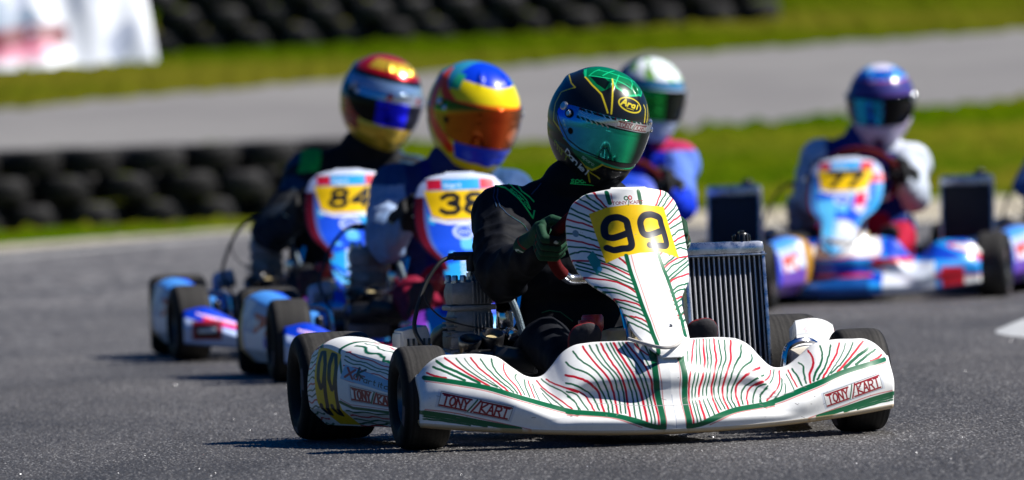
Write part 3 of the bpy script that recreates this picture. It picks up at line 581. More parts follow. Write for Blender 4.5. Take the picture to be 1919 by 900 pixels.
def shared():
    SH['tyre_f']=tyre_mesh('front_tyre',.13,.128,1);SH['tyre_r']=tyre_mesh('rear_tyre',.14,.205,2);SH['rim_f']=rim_mesh(.128);SH['rim_r']=rim_mesh(.205)
    # chassis
    t=MB();r_=.015
    for s in(-1,1):
        t.tube([(s*.17,-.16,.075),(s*.16,.0,.055),(s*.19,.2,.05),(s*.30,.45,.05),(s*.32,.8,.055),(s*.31,1.16,.08)],r_)
        t.tube([(s*.19,.02,.06),(s*.33,.0,.09),(s*.45,.0,.125)],.012)
        t.tube([(s*.30,.28,.05),(s*.48,.26,.06),(s*.53,.34,.08),(s*.55,.7,.08),(s*.48,.80,.06),(s*.31,.80,.05)],.010)
    t.tube([(-.17,-.14,.07),(0,-.17,.075),(.17,-.14,.07)],r_);t.tube([(-.19,.2,.05),(.19,.2,.05)],r_);t.tube([(-.31,.75,.055),(.31,.75,.055)],r_);t.tube([(-.31,1.1,.08),(.31,1.1,.08)],r_)
    t.tube([(-.2,-.14,.16),(-.2,-.2,.17),(0,-.22,.175),(.2,-.2,.17),(.2,-.14,.16)],.009)
    SH['frame']=t.mesh('frame',M['tube'])
    t=MB();t.tube([(-.075,-.235,.262),(-.04,-.285,.248),(-.015,-.325,.240),(.01,-.328,.239),(.03,-.315,.244),(.06,-.26,.255)],.0045,n=8);SH['strap']=t.mesh('panel_strap',mat('strap',(.45,.43,.40),rough=.6))
    SH['bar']=[]
    for s in (-1,1): t=MB();t.tube([(s*.415,.20,.06),(s*.425,.205,.19),(s*.45,.21,.222),(s*.50,.23,.222),(s*.52,.26,.19),(s*.52,.28,.09)],.011);SH['bar'].append(t.mesh('side_bar',M['chrome']))
    t=MB()
    for s in (-1,1):
        t.tube([(s*.055,-.16,.255),(s*.055,-.10,.32),(s*.050,.0,.395),(s*.04,.10,.49)],.009);t.tube([(s*.045,-.02,.06),(s*.055,-.10,.20),(s*.055,-.16,.255)],.009)
    SH['bracket']=t.mesh('panel_bracket',M['chrome'])
    mb=MB();mb.box((0,.13,.038),(.34,.62,.004),.001);SH['floor']=mb.mesh('floor_tray',M['alu'])
    mb=MB();mb.lathe([(0,-.62),(.020,-.62),(.020,.62),(0,.62)],c=(0,1.04,.14),axis='x',n=20);mb.lathe([(0,-.004),(.095,-.004),(.095,.004),(0,.004)],c=(.19,1.04,.14),axis='x',n=36);mb.lathe([(0,-.006),(.085,-.006),(.085,.006),(0,.006)],c=(-.2,1.04,.14),axis='x',n=36)
    SH['axle']=mb.mesh('rear_axle',M['darkmetal'])
    mb=MB();mb.tube([(0,-.02,.09),(.0,.14,.29),(.01,.30,.46)],.010,sub=1)
    for s in(-1,1): mb.tube([(s*.01,.0,.10),(s*.44,.06,.12)],.006,sub=1);mb.caps((s*.46,0,.07),(s*.47,0,.19),.014,.014)
    SH['column']=mb.mesh('steering_column',M['darkmetal'])
    # seat shell
    u=np.linspace(-1,1,30);v=np.linspace(0,1,24);U,V=np.meshgrid(u,v,indexing='ij')
    cy=np.interp(V,[0,.35,.55,1],[.50,.80,.92,1.04]);cz=np.interp(V,[0,.35,.55,1],[.09,.055,.11,.50]);wd=np.interp(V,[0,.4,1],[.15,.19,.18])
    P=np.stack([U*wd+np.sign(U)*.0,cy-.16*np.abs(U)**3*np.clip(V*1.6,0,1),cz+.13*np.abs(U)**4*(1-np.clip((V-.5)*2,0,1))],-1);P[...,0]-=.02
    me=grid_mesh('seat',P,None,M['seat']);SH['seat']=me
    # steering wheel: grip and bare metal lower segment
    C=Vector(SW_C);e1=Vector((1,0,0));e2=Vector((0,-.66,.75)).normalized()
    def arc(a0,a1,n):
        out=[]
        for k in range(n+1):
            a=R(a0+(a1-a0)*k/n);q=C+e1*math.cos(a)*.150+e2*max(math.sin(a),-.80)*.145;out.append(q)
        return out
    mb=MB();mb.tube(arc(-38,222,40),.0165,n=14,sub=1);SH['wheel_grip']=mb.mesh('wheel_grip',M['suede'])
    mb=MB();mb.tube(arc(215,325,20),.0135,n=14,sub=1)
    for a in (0,180,90):
        q=C+e1*math.cos(R(a))*.15+e2*math.sin(R(a))*.14;mb.tube([C,q],.009,sub=1)
    mb.lathe([(0,-.01),(.03,-.01),(.03,.012),(0,.012)],c=C,axis='y',n=20);SH['wheel_frame']=mb.mesh('steering_wheel',M['alu'])
    # tank
    mb=MB();mb.box((-.005,.16,.17),(.15,.18,.22),.028,taper=.72);mb.lathe([(.022,.22),(.028,.235),(.03,.262),(.026,.27)],c=(-.02,.14,0),n=20);SH['tank']=mb.mesh('fuel_tank',M['tank'],sharp=60)
    mb=MB();mb.lathe([(0,.318),(.024,.318),(.028,.312),(.028,.285),(.018,.262)],c=(-.092,.12,0),n=24);mb.box((-.115,.10,.296),(.035,.02,.02),.004);SH['tcap']=mb.mesh('tank_cap',M['red'])
    # radiator
    mb=MB();x0,x1,y0=.287,.500,.76;xc=(x0+x1)/2;wd=x1-x0
    mb.box((xc,y0,.462),(wd+.004,.05,.036),.014);mb.box((xc,y0,.10),(wd,.046,.03),.01)
    for x in (x0+.003,x1-.003): mb.box((x,y0,.28),(.008,.05,.34),.001)
    mb.box((xc,y0-.002,.442),(wd+.008,.056,.004),.001)
    SH['rad']=mb.mesh('radiator',M['alu'])
    mb=MB();mb.box((xc,y0+.004,.28),(wd-.014,.030,.335));SH['core']=mb.mesh('radiator_core',M['core'])
    mb=MB();nn=15
    for k in range(nn):
        x=x0+.012+(wd-.024)*k/(nn-1); mb.caps((x,y0-.0125,.116),(x,y0-.0125,.444),.0026,.0026,n=8)
    SH['radtubes']=mb.mesh('cooling_tubes',M['fin']);SH['radtubes2']=mb.mesh('cooling_tubes',M['darktubes'])
    mb=MB();mb.lathe([(0,.500),(.019,.500),(.021,.496),(.021,.478)],c=(.447,y0,0),n=24)
    for k in range(12):
        a=k*math.pi/6;mb.box((.447+.0215*math.cos(a),y0+.0215*math.sin(a),.488),(.005,.005,.018),.001,rz=a)
    mb.box((.447,y0,.504),(.012,.03,.008),.002);SH['radcap']=mb.mesh('radiator_cap',M['black'])
    # engine
    ex,ey=-.283,.77
    mb=MB();mb.box((ex,ey,.17),(.15,.16,.13),.03);mb.box((ex,ey-.01,.25),(.128,.12,.05),.012);mb.box((ex,ey-.01,.300),(.116,.112,.075),.030);mb.box((ex,ey-.01,.335),(.124,.118,.014),.005);mb.box((ex,ey-.01,.372),(.120,.114,.07),.028)
    for k in range(6):
        x=ex+.000+k*.0095;mb.box((x,ey-.069,.375),(.0028,.014,.060),.001);mb.box((x,ey-.068,.285),(.0028,.014,.070),.001);mb.box((x,ey-.01,.408),(.0028,.10,.014),.001)
    for k in range(5): mb.box((ex-.060,ey-.045,.262+k*.012),(.030,.050,.0045),.0015)
    for k in range(3): mb.box((ex+.0,ey-.06,.205+k*.014),(.13,.02,.0045),.0015)
    SH['engine']=mb.mesh('engine',M['cast'],sharp=40)
    SH['bolts']=[]
    for dx,dy in ((-.042,-.045),(-.022,-.05),(.048,-.04),(-.045,.03),(.045,.03)):
        mb=MB();mb.lathe([(0,.420),(.0065,.420),(.0085,.416),(.0085,.404),(.011,.404),(.011,.398)],c=(ex+dx,ey+dy,0),n=12);SH['bolts'].append(mb.mesh('head_bolt',M['alu']))
    mb=MB();mb.lathe([(0,.44),(.010,.44),(.010,.425),(.015,.425),(.015,.405)],c=(ex+.01,ey-.01,0),n=6);SH['bolts'].append(mb.mesh('spark_plug',M['alu']))
    mb=MB();sx,sy=ex+.008,ey-.01
    mb.lathe([(0,.472),(.012,.472),(.013,.468),(.012,.43),(.010,.428)],c=(sx,sy,0),n=16);mb.tube([(sx+.008,sy,.468),(sx-.045,sy,.469)],.0115,sub=1);mb.tube([(sx-.045,sy,.469),(sx-.058,sy,.468)],.009,sub=1);SH['spcap']=mb.mesh('spark_plug_cap',M['rubber'])
    mb=MB();mb.tube([(sx-.05,sy,.468),(sx-.085,sy-.01,.452),(sx-.125,sy-.02,.40),(sx-.155,sy-.04,.33),(sx-.165,sy-.06,.285),(sx-.15,sy-.08,.245),(sx-.13,sy-.09,.20)],.0058,n=8)
    mb.tube([(sx-.125,sy-.02,.41),(sx-.128,sy-.03,.36),(sx-.10,sy-.06,.318),(sx-.06,sy-.08,.298),(sx-.0,sy-.09,.283),(sx+.05,sy-.09,.278)],.0022,n=6)
    SH['lead']=mb.mesh('ignition_lead',M['rubber'])
    # intake box with its two round trumpets
    mb=MB();mb.box((-.27,.50,.195),(.20,.15,.075),.028,rz=.1);mb.box((-.235,.46,.205),(.12,.10,.06),.024,ry=.25)
    for x,z in ((-.338,.253),(-.280,.264)):
        Mx=Matrix.Rotation(R(24),3,'X')
        mb.lathe([(.024,-.06),(.030,-.01),(.031,.006),(.028,.010),(.023,.006),(.019,-.012),(.0,-.014)],c=(x,.48,z),n=28,M=Mx)
    SH['intake']=mb.mesh('intake_silencer',M['black'],sharp=50)
    mb=MB();Mx=Matrix.Rotation(R(24),3,'X');mb.lathe([(0,-.004),(.019,-.004)],c=(-.280,.48,.264),n=24,M=Mx);SH['filter']=mb.mesh('intake_filter',M['tank'])
    mb=MB();mb.tube([(ex+.03,ey-.06,.25),(ex+.10,ey-.04,.28),(ex+.13,ey,.36)],.016);mb.tube([(ex+.06,ey-.05,.22),(ex+.10,ey-.08,.20),(ex+.14,ey-.1,.22)],.008);mb.box((ex+.085,ey-.05,.30),(.04,.04,.05),.008);mb.box((ex+.10,ey-.08,.26),(.03,.03,.03),.006)
    SH['carb']=mb.mesh('carburettor',M['chrome'])
    mb=MB();mb.tube([(ex+.085,ey-.06,.385),(ex+.105,ey-.09,.33),(ex+.12,ey-.10,.27),(ex+.13,ey-.12,.22)],.0095,n=10);SH['hose']=mb.mesh('coolant_hose',mat('braided_hose',(.10,.14,.17),rough=.5,metal=.3,bump=.002,bscale=300))
    # pale clutch guard beside engine
    mb=MB();mb.box((-.432,.78,.262),(.074,.12,.058),.014,ry=-.18);mb.box((-.462,.78,.235),(.03,.11,.085),.012);SH['guard']=mb.mesh('chain_guard',M['grey'])
    mb=MB()
    for k in range(5): mb.box((-.455+.014*k,.718,.243),(.006,.006,.036),.001)
    SH['guardslots']=mb.mesh('guard_slots',M['black'])
    # exhaust, rear bumper
    mb=MB();mb.tube([(ex,ey+.05,.30),(ex-.03,.92,.27),(-.28,1.05,.24),(-.1,1.18,.2),(.1,1.2,.2)],[.02,.025,.045,.05,.045],n=14);SH['exhaust']=mb.mesh('exhaust',M['darkmetal'])
    mb=MB();mb.box((0,1.25,.15),(1.25,.07,.10),.03);SH['rbump']=mb.mesh('rear_bumper',M['black'])
    mb=MB()
    for s in(-1,1):
        mb.tube([(s*.14,.0,.05),(s*.14,-.03,.12),(s*.145,-.05,.20)],.006);mb.box((s*.145,-.05,.20),(.07,.012,.02),.004)
    SH['pedals']=mb.mesh('pedals',M['red'])
def make_kart(pos,deg,label,livery='hero',num='99',steer=0,hide=()):
    root=tag(empty('racing_kart',(pos[0],pos[1],0),R(deg)),label,'kart','karts racing on the track')
    hero=livery=='hero'
    Q=fairing_P(1000,250) if hero else fairing_P(260,80,livery=='blue')
    ff=link('front_fairing',grid_mesh('front_fairing',Q,paint_hero_fairing(Q) if hero else livery_fairing(Q,livery),M['paint'],flip=True),root)
    ff.scale.x={'hero':.977,'77':.85,'K5':.85}.get(livery,1); ff.location.x=.006 if hero else 0
    so_=ff.modifiers.new('thick','SOLIDIFY');so_.thickness=.004;so_.offset=-1
    Q=nassau_P(360,560) if hero else nassau_P(120,200,True)
    fp=link('front_panel',grid_mesh('front_panel',Q,paint_hero_nassau(Q) if hero else livery_nassau(Q,livery,num),M['panel'],flip=True),root)
    if hero: fp.location.x=.016
    if livery=='K5': fp.scale.z=.86
    if livery=='77': fp.scale.z=.90;fp.location.x=-.035
    so_=fp.modifiers.new('thick','SOLIDIFY');so_.thickness=.004;so_.offset=-1
    for sg in(-1,1):
        a,b=(420,260) if hero else (80,50)
        Q,_,_=pod_P(sg,a,b);c=paint_hero_pod(Q,a,b,sg) if hero else livery_pod(Q,a,b,livery)
        link('side_pod',grid_mesh('side_pod',Q,c,M['pod'],flip=sg>0),root)
    wh=[(-.565,0,'f'),(.565,0,'f'),(-.598,1.04,'r'),(.598,1.04,'r')]
    for x,y,k in wh:
        rim=link('wheel',SH['rim_'+k],root);rim.location=(x,y,.13 if k=='f' else .14)
        rz=(R(steer) if k=='f' else 0)+(math.pi if x>0 else 0)
        rim.rotation_euler=(0,0,rz);ty=link('tyre',SH['tyre_'+k],rim);ty.rotation_euler=(random.uniform(0,6),0,0)
    link('frame',SH['frame'],root);link('side_bar',SH['bar'][0],root);link('side_bar',SH['bar'][1],root);link('panel_strap',SH['strap'],root);bk=link('panel_bracket',SH['bracket'],root);bk.location.y=0 if hero else .05;bk.scale.z=1 if hero else .9;link('floor_tray',SH['floor'],root);link('rear_axle',SH['axle'],root);link('steering_column',SH['column'],root);link('seat',SH['seat'],root)
    sw=link('steering_wheel',SH['wheel_frame'],root);link('wheel_grip',SH['wheel_grip'],sw)
    tk=link('fuel_tank',SH['tank'],root);link('tank_cap',SH['tcap'],tk)
    rd=link('radiator',SH['rad'],root);rd.rotation_euler=(R(-9),0,0);rd.location=(0,.76*(1-math.cos(R(9)))-.06,.76*math.sin(R(9))+.004);rd.scale=(1,1,1);link('radiator_core',SH['core'],rd);link('cooling_tubes',SH['radtubes' if hero else 'radtubes2'],rd);link('radiator_cap',SH['radcap'],rd)
    en=link('engine',SH['engine'],root);[link('head_bolt' if q<5 else 'spark_plug',SH['bolts'][q],en) for q in range(6)];link('spark_plug_cap',SH['spcap'],en);link('ignition_lead',SH['lead'],en);link('carburettor',SH['carb'],en);link('coolant_hose',SH['hose'],en)
    it=link('intake_silencer',SH['intake'],root);link('intake_filter',SH['filter'],it)
    g=link('chain_guard',SH['guard'],root);link('guard_slots',SH['guardslots'],g)
    link('exhaust',SH['exhaust'],root);link('rear_bumper',SH['rbump'],root);link('pedals',SH['pedals'],root)
    return root
SW_C=(.006,.34,.490)
# ------------------------------------------------------------------ driver
def body_mesh():
    m=MB()
    V_=Vector
    # torso: stacked squashed capsules along the spine, legs, arms; fused into one skin
    m.caps((-.085,.82,.16),(.055,.82,.16),.115,.115)
    m.caps((-.07,.86,.28),(.05,.86,.28),.125,.125);m.caps((-.085,.855,.42),(.075,.855,.42),.130,.130)
    m.caps((-.10,.84,.51),(.10,.84,.51),.115,.115);m.caps((-.165,.83,.560),(.195,.83,.540),.083,.083)
    m.caps((-.07,.835,.60),(.11,.835,.595),.062,.062)
    m.caps((.01,.835,.60),(.055,.825,.70),.074,.066);m.caps((.00,.82,.645),(.05,.80,.665),.068,.066)
    # right arm (image left)
    sh=V_((-.175,.825,.568));el=V_((-.222,.62,.425));wr=V_((-.185,.44,.462));ha=V_((-.160,.375,.480))
    m.caps(sh,el,.084,.070);m.caps(sh+V_((.02,.0,.01)),el+V_((.02,.03,.03)),.075,.060);m.caps(el,wr,.066,.046);m.caps(wr,ha,.043,.034)
    m.caps(el+V_((.0,.02,-.025)),el+V_((.01,-.05,-.02)),.055,.05)
    sh2=V_((.175,.825,.545));el2=V_((.205,.61,.40));wr2=V_((.180,.45,.445));ha2=V_((.170,.375,.470))
    m.caps(sh2,el2,.078,.062);m.caps(el2,wr2,.064,.046);m.caps(wr2,ha2,.043,.034)
    for s in(-1,1):
        hip=V_((s*.09-.015,.78,.165));kn=V_((s*.155,.40,.248));an=V_((s*.138,.06,.135));
        m.caps(hip,kn,.092,.066);m.caps(kn,an,.064,.044);m.caps(kn+V_((0,.01,-.02)),kn+V_((0,-.03,-.02)),.058,.055);m.caps(an,an+V_((0,-.04,-.02)),.044,.04)
    return voxel('driver_body',m,.0075,9)
def wrinkle(V,N):
    x,y,z=V.T
    d=np.zeros(len(V))
    rg=np.random.default_rng(3)
    # folds: bands across the arms and at hips/knees, warped noise elsewhere
    for k in range(10):
        w_=rg.normal(0,1,3);w_/=np.linalg.norm(w_);f_=rg.uniform(45,95)
        ph=rg.uniform(0,6);u_=V@w_*f_+ph+1.2*np.sin(V@rg.normal(0,14,3))
        d+=(np.maximum(0,np.sin(u_))**2-.35)*rg.uniform(.4,1)
    amp=np.full(len(V),.0007)
    arm=(np.abs(x)>.14)&(y<.80)&(z>.33);amp[arm]=.0026;amp[(np.abs(x)<=.14)&(z>.3)&(z<.6)]=.0016
    amp[(z<.33)&(y<.72)]=.0020
    el=(z>.33)&(y<.72); d2=np.zeros(len(V)); d2[el]=np.sin((y[el]*1.0+z[el]*.6)*95+2*np.sin(x[el]*30+y[el]*20))
    return V+N*(d*amp)[:,None]+N*(np.maximum(0,d2)*.0042)[:,None]
def glove_mesh(sg):
    C=Vector(SW_C);ax=172 if sg<0 else 8
    e2=Vector((0,-.66,.75)).normalized();g=C+Vector((math.cos(R(ax))*.150,0,0))+e2*math.sin(R(ax))*.15
    T=e2;A=Vector((sg,0,0));B=Vector((0,-.75,-.66)).normalized() # outward, towards camera/front of the wheel
    m=MB();P=lambda a,b,t:g+A*a+B*b+T*t
    # palm and heel
    m.caps(P(.026,-.022,.028),P(.030,-.026,-.030),.019,.019);m.caps(P(.030,-.030,.012),P(.034,-.044,-.028),.024,.025);m.caps(P(.022,-.026,.0),P(.032,-.042,-.02),.024,.025)
    m.caps(P(.034,-.045,-.030),P(.044,-.064,-.068),.026,.031);m.caps(P(.044,-.064,-.068),P(.050,-.073,-.085),.032,.034)
    L=[.95,1.06,1.0,.84]
    for i,l in enumerate(L):
        t=.0345-.0215*i
        k=P(.036,-.008,t*1.02);p=P(.030+.004*l,.030*l,t);d_=P(-.002,.039*l,t*.95);e=P(-.026*l,.020,t*.92)
        m.caps(k,p,.0128,.0118);m.caps(p,d_,.0118,.0108);m.caps(d_,e,.0106,.0088)
    th=[P(.020,-.036,.024),P(.004,-.030,.046),P(-.016,-.012,.052),P(-.026,.010,.046)]
    m.caps(th[0],th[1],.016,.0135);m.caps(th[1],th[2],.0132,.012);m.caps(th[2],th[3],.0118,.0095)
    me=voxel('glove',m,.0022,4)
    # gauntlet flare joins the wrist in the same skin
    return me,g,(A,B,T)
def colour_glove(me,g,fr,base,seam,dark):
    V=coords(me)-np.array(g);A,B,T=[V@np.array(q) for q in fr]
    c=np.tile(np.array(base),(len(V),1))
    for t0 in (.024,.0024,-.019): c[(np.abs(T-t0)<.0026)&(B>.016)]=dark
    c[(np.abs(B-.0+.2*(T))<.0022)&(A>0)&(T<.02)]=seam
    c[(B>.018)&(B<.045)&(T>.026)&(A<.022)]=dark
    c[(np.abs(T+.060)<.0025)|(T<-.108)]=seam
    c[(np.hypot(T-.034,A-.006)<.005)&(B>.02)]=[.45,.5,.45]
    c[(np.abs(np.hypot(T+.082,(B+.045)*.6)-.008)<.002)&(B>-.062)]=[.4,.5,.42]
    set_cols(me,c)
def shoe_mesh(s):
    m=MB();x=s*.150-.0+(-.0)
    # toe up, sole facing forward
    m.caps((x,.01,.115),(x,-.035,.262),.036,.040,sq=((0,1,0.3),.62));m.caps((x,.03,.10),(x,.0,.12),.040,.040);m.caps((x,.0,.20),(x,.03,.14),.036,.042)
    m.caps((x-.012,-.035,.20),(x+.012,-.04,.27),.036,.036,sq=((0,1,.3),.55))
    me=voxel('shoe',m,.004,4);V=coords(me);N=normals(me)
    c=np.tile(np.array([.03,.028,.032]),(len(V),1));c[(N[:,1]>-.45)]=[.20,.015,.02];c[(V[:,1]>.02)]=[.02,.02,.02]
    set_cols(me,c);return me
def helmet_objs(parent,Cn,yaw,roll,pit,paint,visc,scale=1.,hero=False,metal=False,chin=None):
    na,ne=(760,420) if hero else (260,150)
    az=np.linspace(-180,180,na);el=np.linspace(-58,90,ne);AZ,EL=np.meshgrid(az,el,indexing='ij')
    x,y,z=helmet(np.radians(AZ),np.radians(EL));P=np.stack([x,y,z],-1)
    # moulded features: chin vent ridge, brow vents, rear spoiler, neck roll
    rad=P/np.linalg.norm(P,axis=-1,keepdims=True)
    fe=np.exp(-((AZ)/30)**2-((EL+41)/6)**2)*.006-np.exp(-((np.abs(AZ)-16)/9)**2-((EL+43)/4)**2)*.006
    fe+=np.exp(-((AZ)/95)**4-((EL+29)/3)**2)*.0035
    fe+=np.exp(-((np.abs(AZ)-27)/4.5)**2-((EL-52)/9)**2)*.007
    fe+=np.exp(-((np.abs(np.abs(AZ)-150))/35)**2-((EL-38)/7)**2)*.007
    fe-=np.exp(-((np.abs(AZ)-150)/60)**2-((EL+14)/3)**2)*.002
    P=P+rad*fe[...,None]
    c=paint(AZ,EL)
    b=P[:,0]*np.array([.90,.90,1])+np.array([0,0,.006]);b2=P[:,0]*np.array([.72,.72,1])+np.array([0,0,.03])
    P=np.concatenate([b2[:,None],b[:,None],P],1);dk=np.full_like(c[:,:1],.01);c=np.concatenate([dk,dk,c],1)
    me=grid_mesh('helmet',P*scale,c,M['helmet_metal' if metal else 'helmet'],flip=False)
    o=link('helmet',me,parent);o.location=Cn;Rm=Matrix.Rotation(R(yaw),4,'Z')@Matrix.Rotation(R(roll),4,'Y')@Matrix.Rotation(R(pit),4,'X');o.rotation_euler=Rm.to_euler()
    # visor with rounded ends
    nu,nv=(420,160) if hero else (120,50)
    s=np.linspace(-1,1,nu);v=np.linspace(0,1,nv);S,V=np.meshgrid(s,v,indexing='ij')
    A=S*84;up=15.5-2.5*np.abs(S)**6;lo=-25.5+21*np.clip((np.abs(S)-.55)/.45,0,1)**2.0+1.5*(1-np.abs(S))
    mid=(up+lo)/2;hw=(up-lo)/2*np.clip(1-np.abs(S)**14,0,1)**.5
    E=mid+hw*(2*V-1)
    x,y,z=helmet(np.radians(A),np.radians(E),off=.0055);Pv=np.stack([x,y,z],-1)
    x,y,z=helmet(np.radians(A),np.radians(E),off=-.002);Pi=np.stack([x,y,z],-1)
    Pv=np.concatenate([Pi[:,:1],Pv,Pi[:,-1:]],1);cc=visc(A,E);cc=np.concatenate([cc[:,:1]*.2,cc,cc[:,-1:]*.2],1)
    link('visor',grid_mesh('visor',Pv*scale,cc,M['visor']),o)
    mb=MB()
    for sg in(-1,1):
        for a_,e_,r_ in ((76,11,.0115),(66,6,.008)):
            q=np.array([float(t) for t in helmet(np.radians(sg*a_),np.radians(e_),off=.008)]);n_=Vector(q).normalized();Mx=n_.to_track_quat('Z','Y').to_matrix()
            mb=MB();mb.lathe([(0,.004),(r_*.7,.004),(r_,.001),(r_,-.006)],c=q*scale,n=20,M=Mx);link('visor_pivot',mb.mesh('visor_pivot',M['alu']),o)
    return o
from mathutils.bvhtree import BVHTree
def piping(o,me):
    "stitched seams and lettering lying on the cloth"
    bm=bmesh.new();bm.from_mesh(me);bv=BVHTree.FromBMesh(bm);bm.free()
    def ribbon(mb,pts,w):
        pts=[np.array(p,float) for p in pts];out=[]
        for a,b in zip(pts[:-1],pts[1:]):
            L=np.hypot(*(b-a));n=max(1,int(L/.004))
            for k in range(n): out.append(a+(b-a)*k/n)
        out.append(pts[-1]);Q=[]
        for p in out:
            h=bv.ray_cast(Vector((p[0],-.2,p[1])),Vector((0,1,0)))
            if h[0] is not None and h[0].y>.3: Q.append((h[0]+h[1]*.0004))
            elif len(Q)>1: mb.tube(Q,w*1.55,n=6,sub=1);Q=[]
            else: Q=[]
        if len(Q)>1: mb.tube(Q,w*1.55,n=6,sub=1)
    GR=mat('green_piping',(.02,.85,.16),rough=.6);BP=mat('blue_piping',lin('#124a78')*.6,rough=.7);YP=mat('yellow_print',lin('#b8e020'),rough=.6);OP=mat('green_seam',lin('#0a5c3c')*.8,rough=.7)
    def px(a,b,yl=.74):  # layout measured on the garment: metres from a reference point of the shoulder print
        return (-.2345+(a-905)*.001395,.540-(b-430)*.001395)
    mb=MB();P=lambda l:[px(*q) for q in l]
    ribbon(mb,P([(930,352),(952,358),(970,380),(985,405),(992,416),(998,402)]),.0016)
    ribbon(mb,P([(945,346),(962,352),(985,382),(990,400)]),.0012);ribbon(mb,P([(1000,386),(992,376),(980,366),(976,352),(982,346)]),.0013)
    # slanted lettering along the shoulder print
    o_=np.array(px(958,362));u=np.array([.0058,-.0072]);v=np.array([.0075,.0062])
    for ch in 'sparco':
        for st in FONT[ch]: ribbon(mb,[o_+u*a+v*b for a,b in st],.0009)
        o_=o_+u*1.2
    mb.build('shoulder_print',GR,o);mb=MB()
    o_=np.array(px(1069,352));u=np.array([.0100,-.0008]);v=np.array([.0008,.0125])
    for ch in 'sparco':
        for st in FONT[ch]: ribbon(mb,[o_+u*a+v*b for a,b in st],.0010)
        o_=o_+u*1.2
    ribbon(mb,P([(1068,354),(1118,360)]),.0009);ribbon(mb,P([(1022,338),(1030,332)]),.0014)
    mb.build('collar_print',GR,o)
    mb=MB();ribbon(mb,P([(938,358),(930,375),(930,392),(938,404),(950,414),(965,425),(974,438)]),.0009);ribbon(mb,P([(998,372),(1010,362),(1020,352)]),.0009);ribbon(mb,P([(935,352),(925,372),(924,392)]),.0007);mb.build('seam',BP,o)
    mb=MB();ribbon(mb,P([(945,410),(960,420),(970,432)]),.0010);ribbon(mb,P([(1005,592),(1020,588),(1040,592),(1062,610)]),.0011);mb.build('seam',OP,o)
    mb=MB();ribbon(mb,P([(938,458),(944,453),(952,455),(960,455),(964,451)]),.0018);mb.build('cuff_print',YP,o)
BODY=None;GL={};SHOE={}
def make_driver(pos,deg,label,paint_suit,hel,lean=.087,dz=0.,armx=0.,glove=((.02,.02,.02),(.02,.02,.02),(.02,.02,.02)),helsc=1.1,hero=False):
    global BODY
    if BODY is None:
        BODY=body_mesh();V=coords(BODY);setco(BODY,wrinkle(V,normals(BODY)))
        for s in(-1,1): GL[s]=glove_mesh(s);SHOE[s]=shoe_mesh(s)
    me=BODY.copy();V=coords(me);c=paint_suit(V,normals(me))
    k=np.clip((V[:,2]-.25)/.4,0,1.3)*np.clip((V[:,1]-.50)/.25,0,1)
    V[:,0]+=(lean-.087)*k;V[:,2]+=dz*k;V[:,0]-=armx*np.clip((.57-V[:,2])/.14,0,1)*np.clip((-V[:,0]-.13)/.06,0,1)*np.clip((V[:,2]-.33)/.05,0,1)*np.clip((V[:,1]-.42)/.12,0,1)
    setco(me,V);set_cols(me,c);me.materials.append(M['suit'])
    o=link('person',me);o.location=(pos[0],pos[1],0);o.rotation_euler=(0,0,R(deg));tag(o,label,'person','kart drivers')
    if hero: piping(o,me)
    for s in(-1,1):
        g,gp,fr=GL[s];g2=g.copy();colour_glove(g2,gp,fr,*glove);g2.materials.append(M['glove']);link('glove',g2,o)
        link('shoe',SHOE[s],o,M['glove'])
    hz=.803+dz if hero else hel['z']
    helmet_objs(o,(lean,.82,hz),hel['yaw'],hel['roll'],hel['pit'],hel['paint'],hel['visor'],1. if hero else helsc,hero,hel.get('metal',False))
    return o
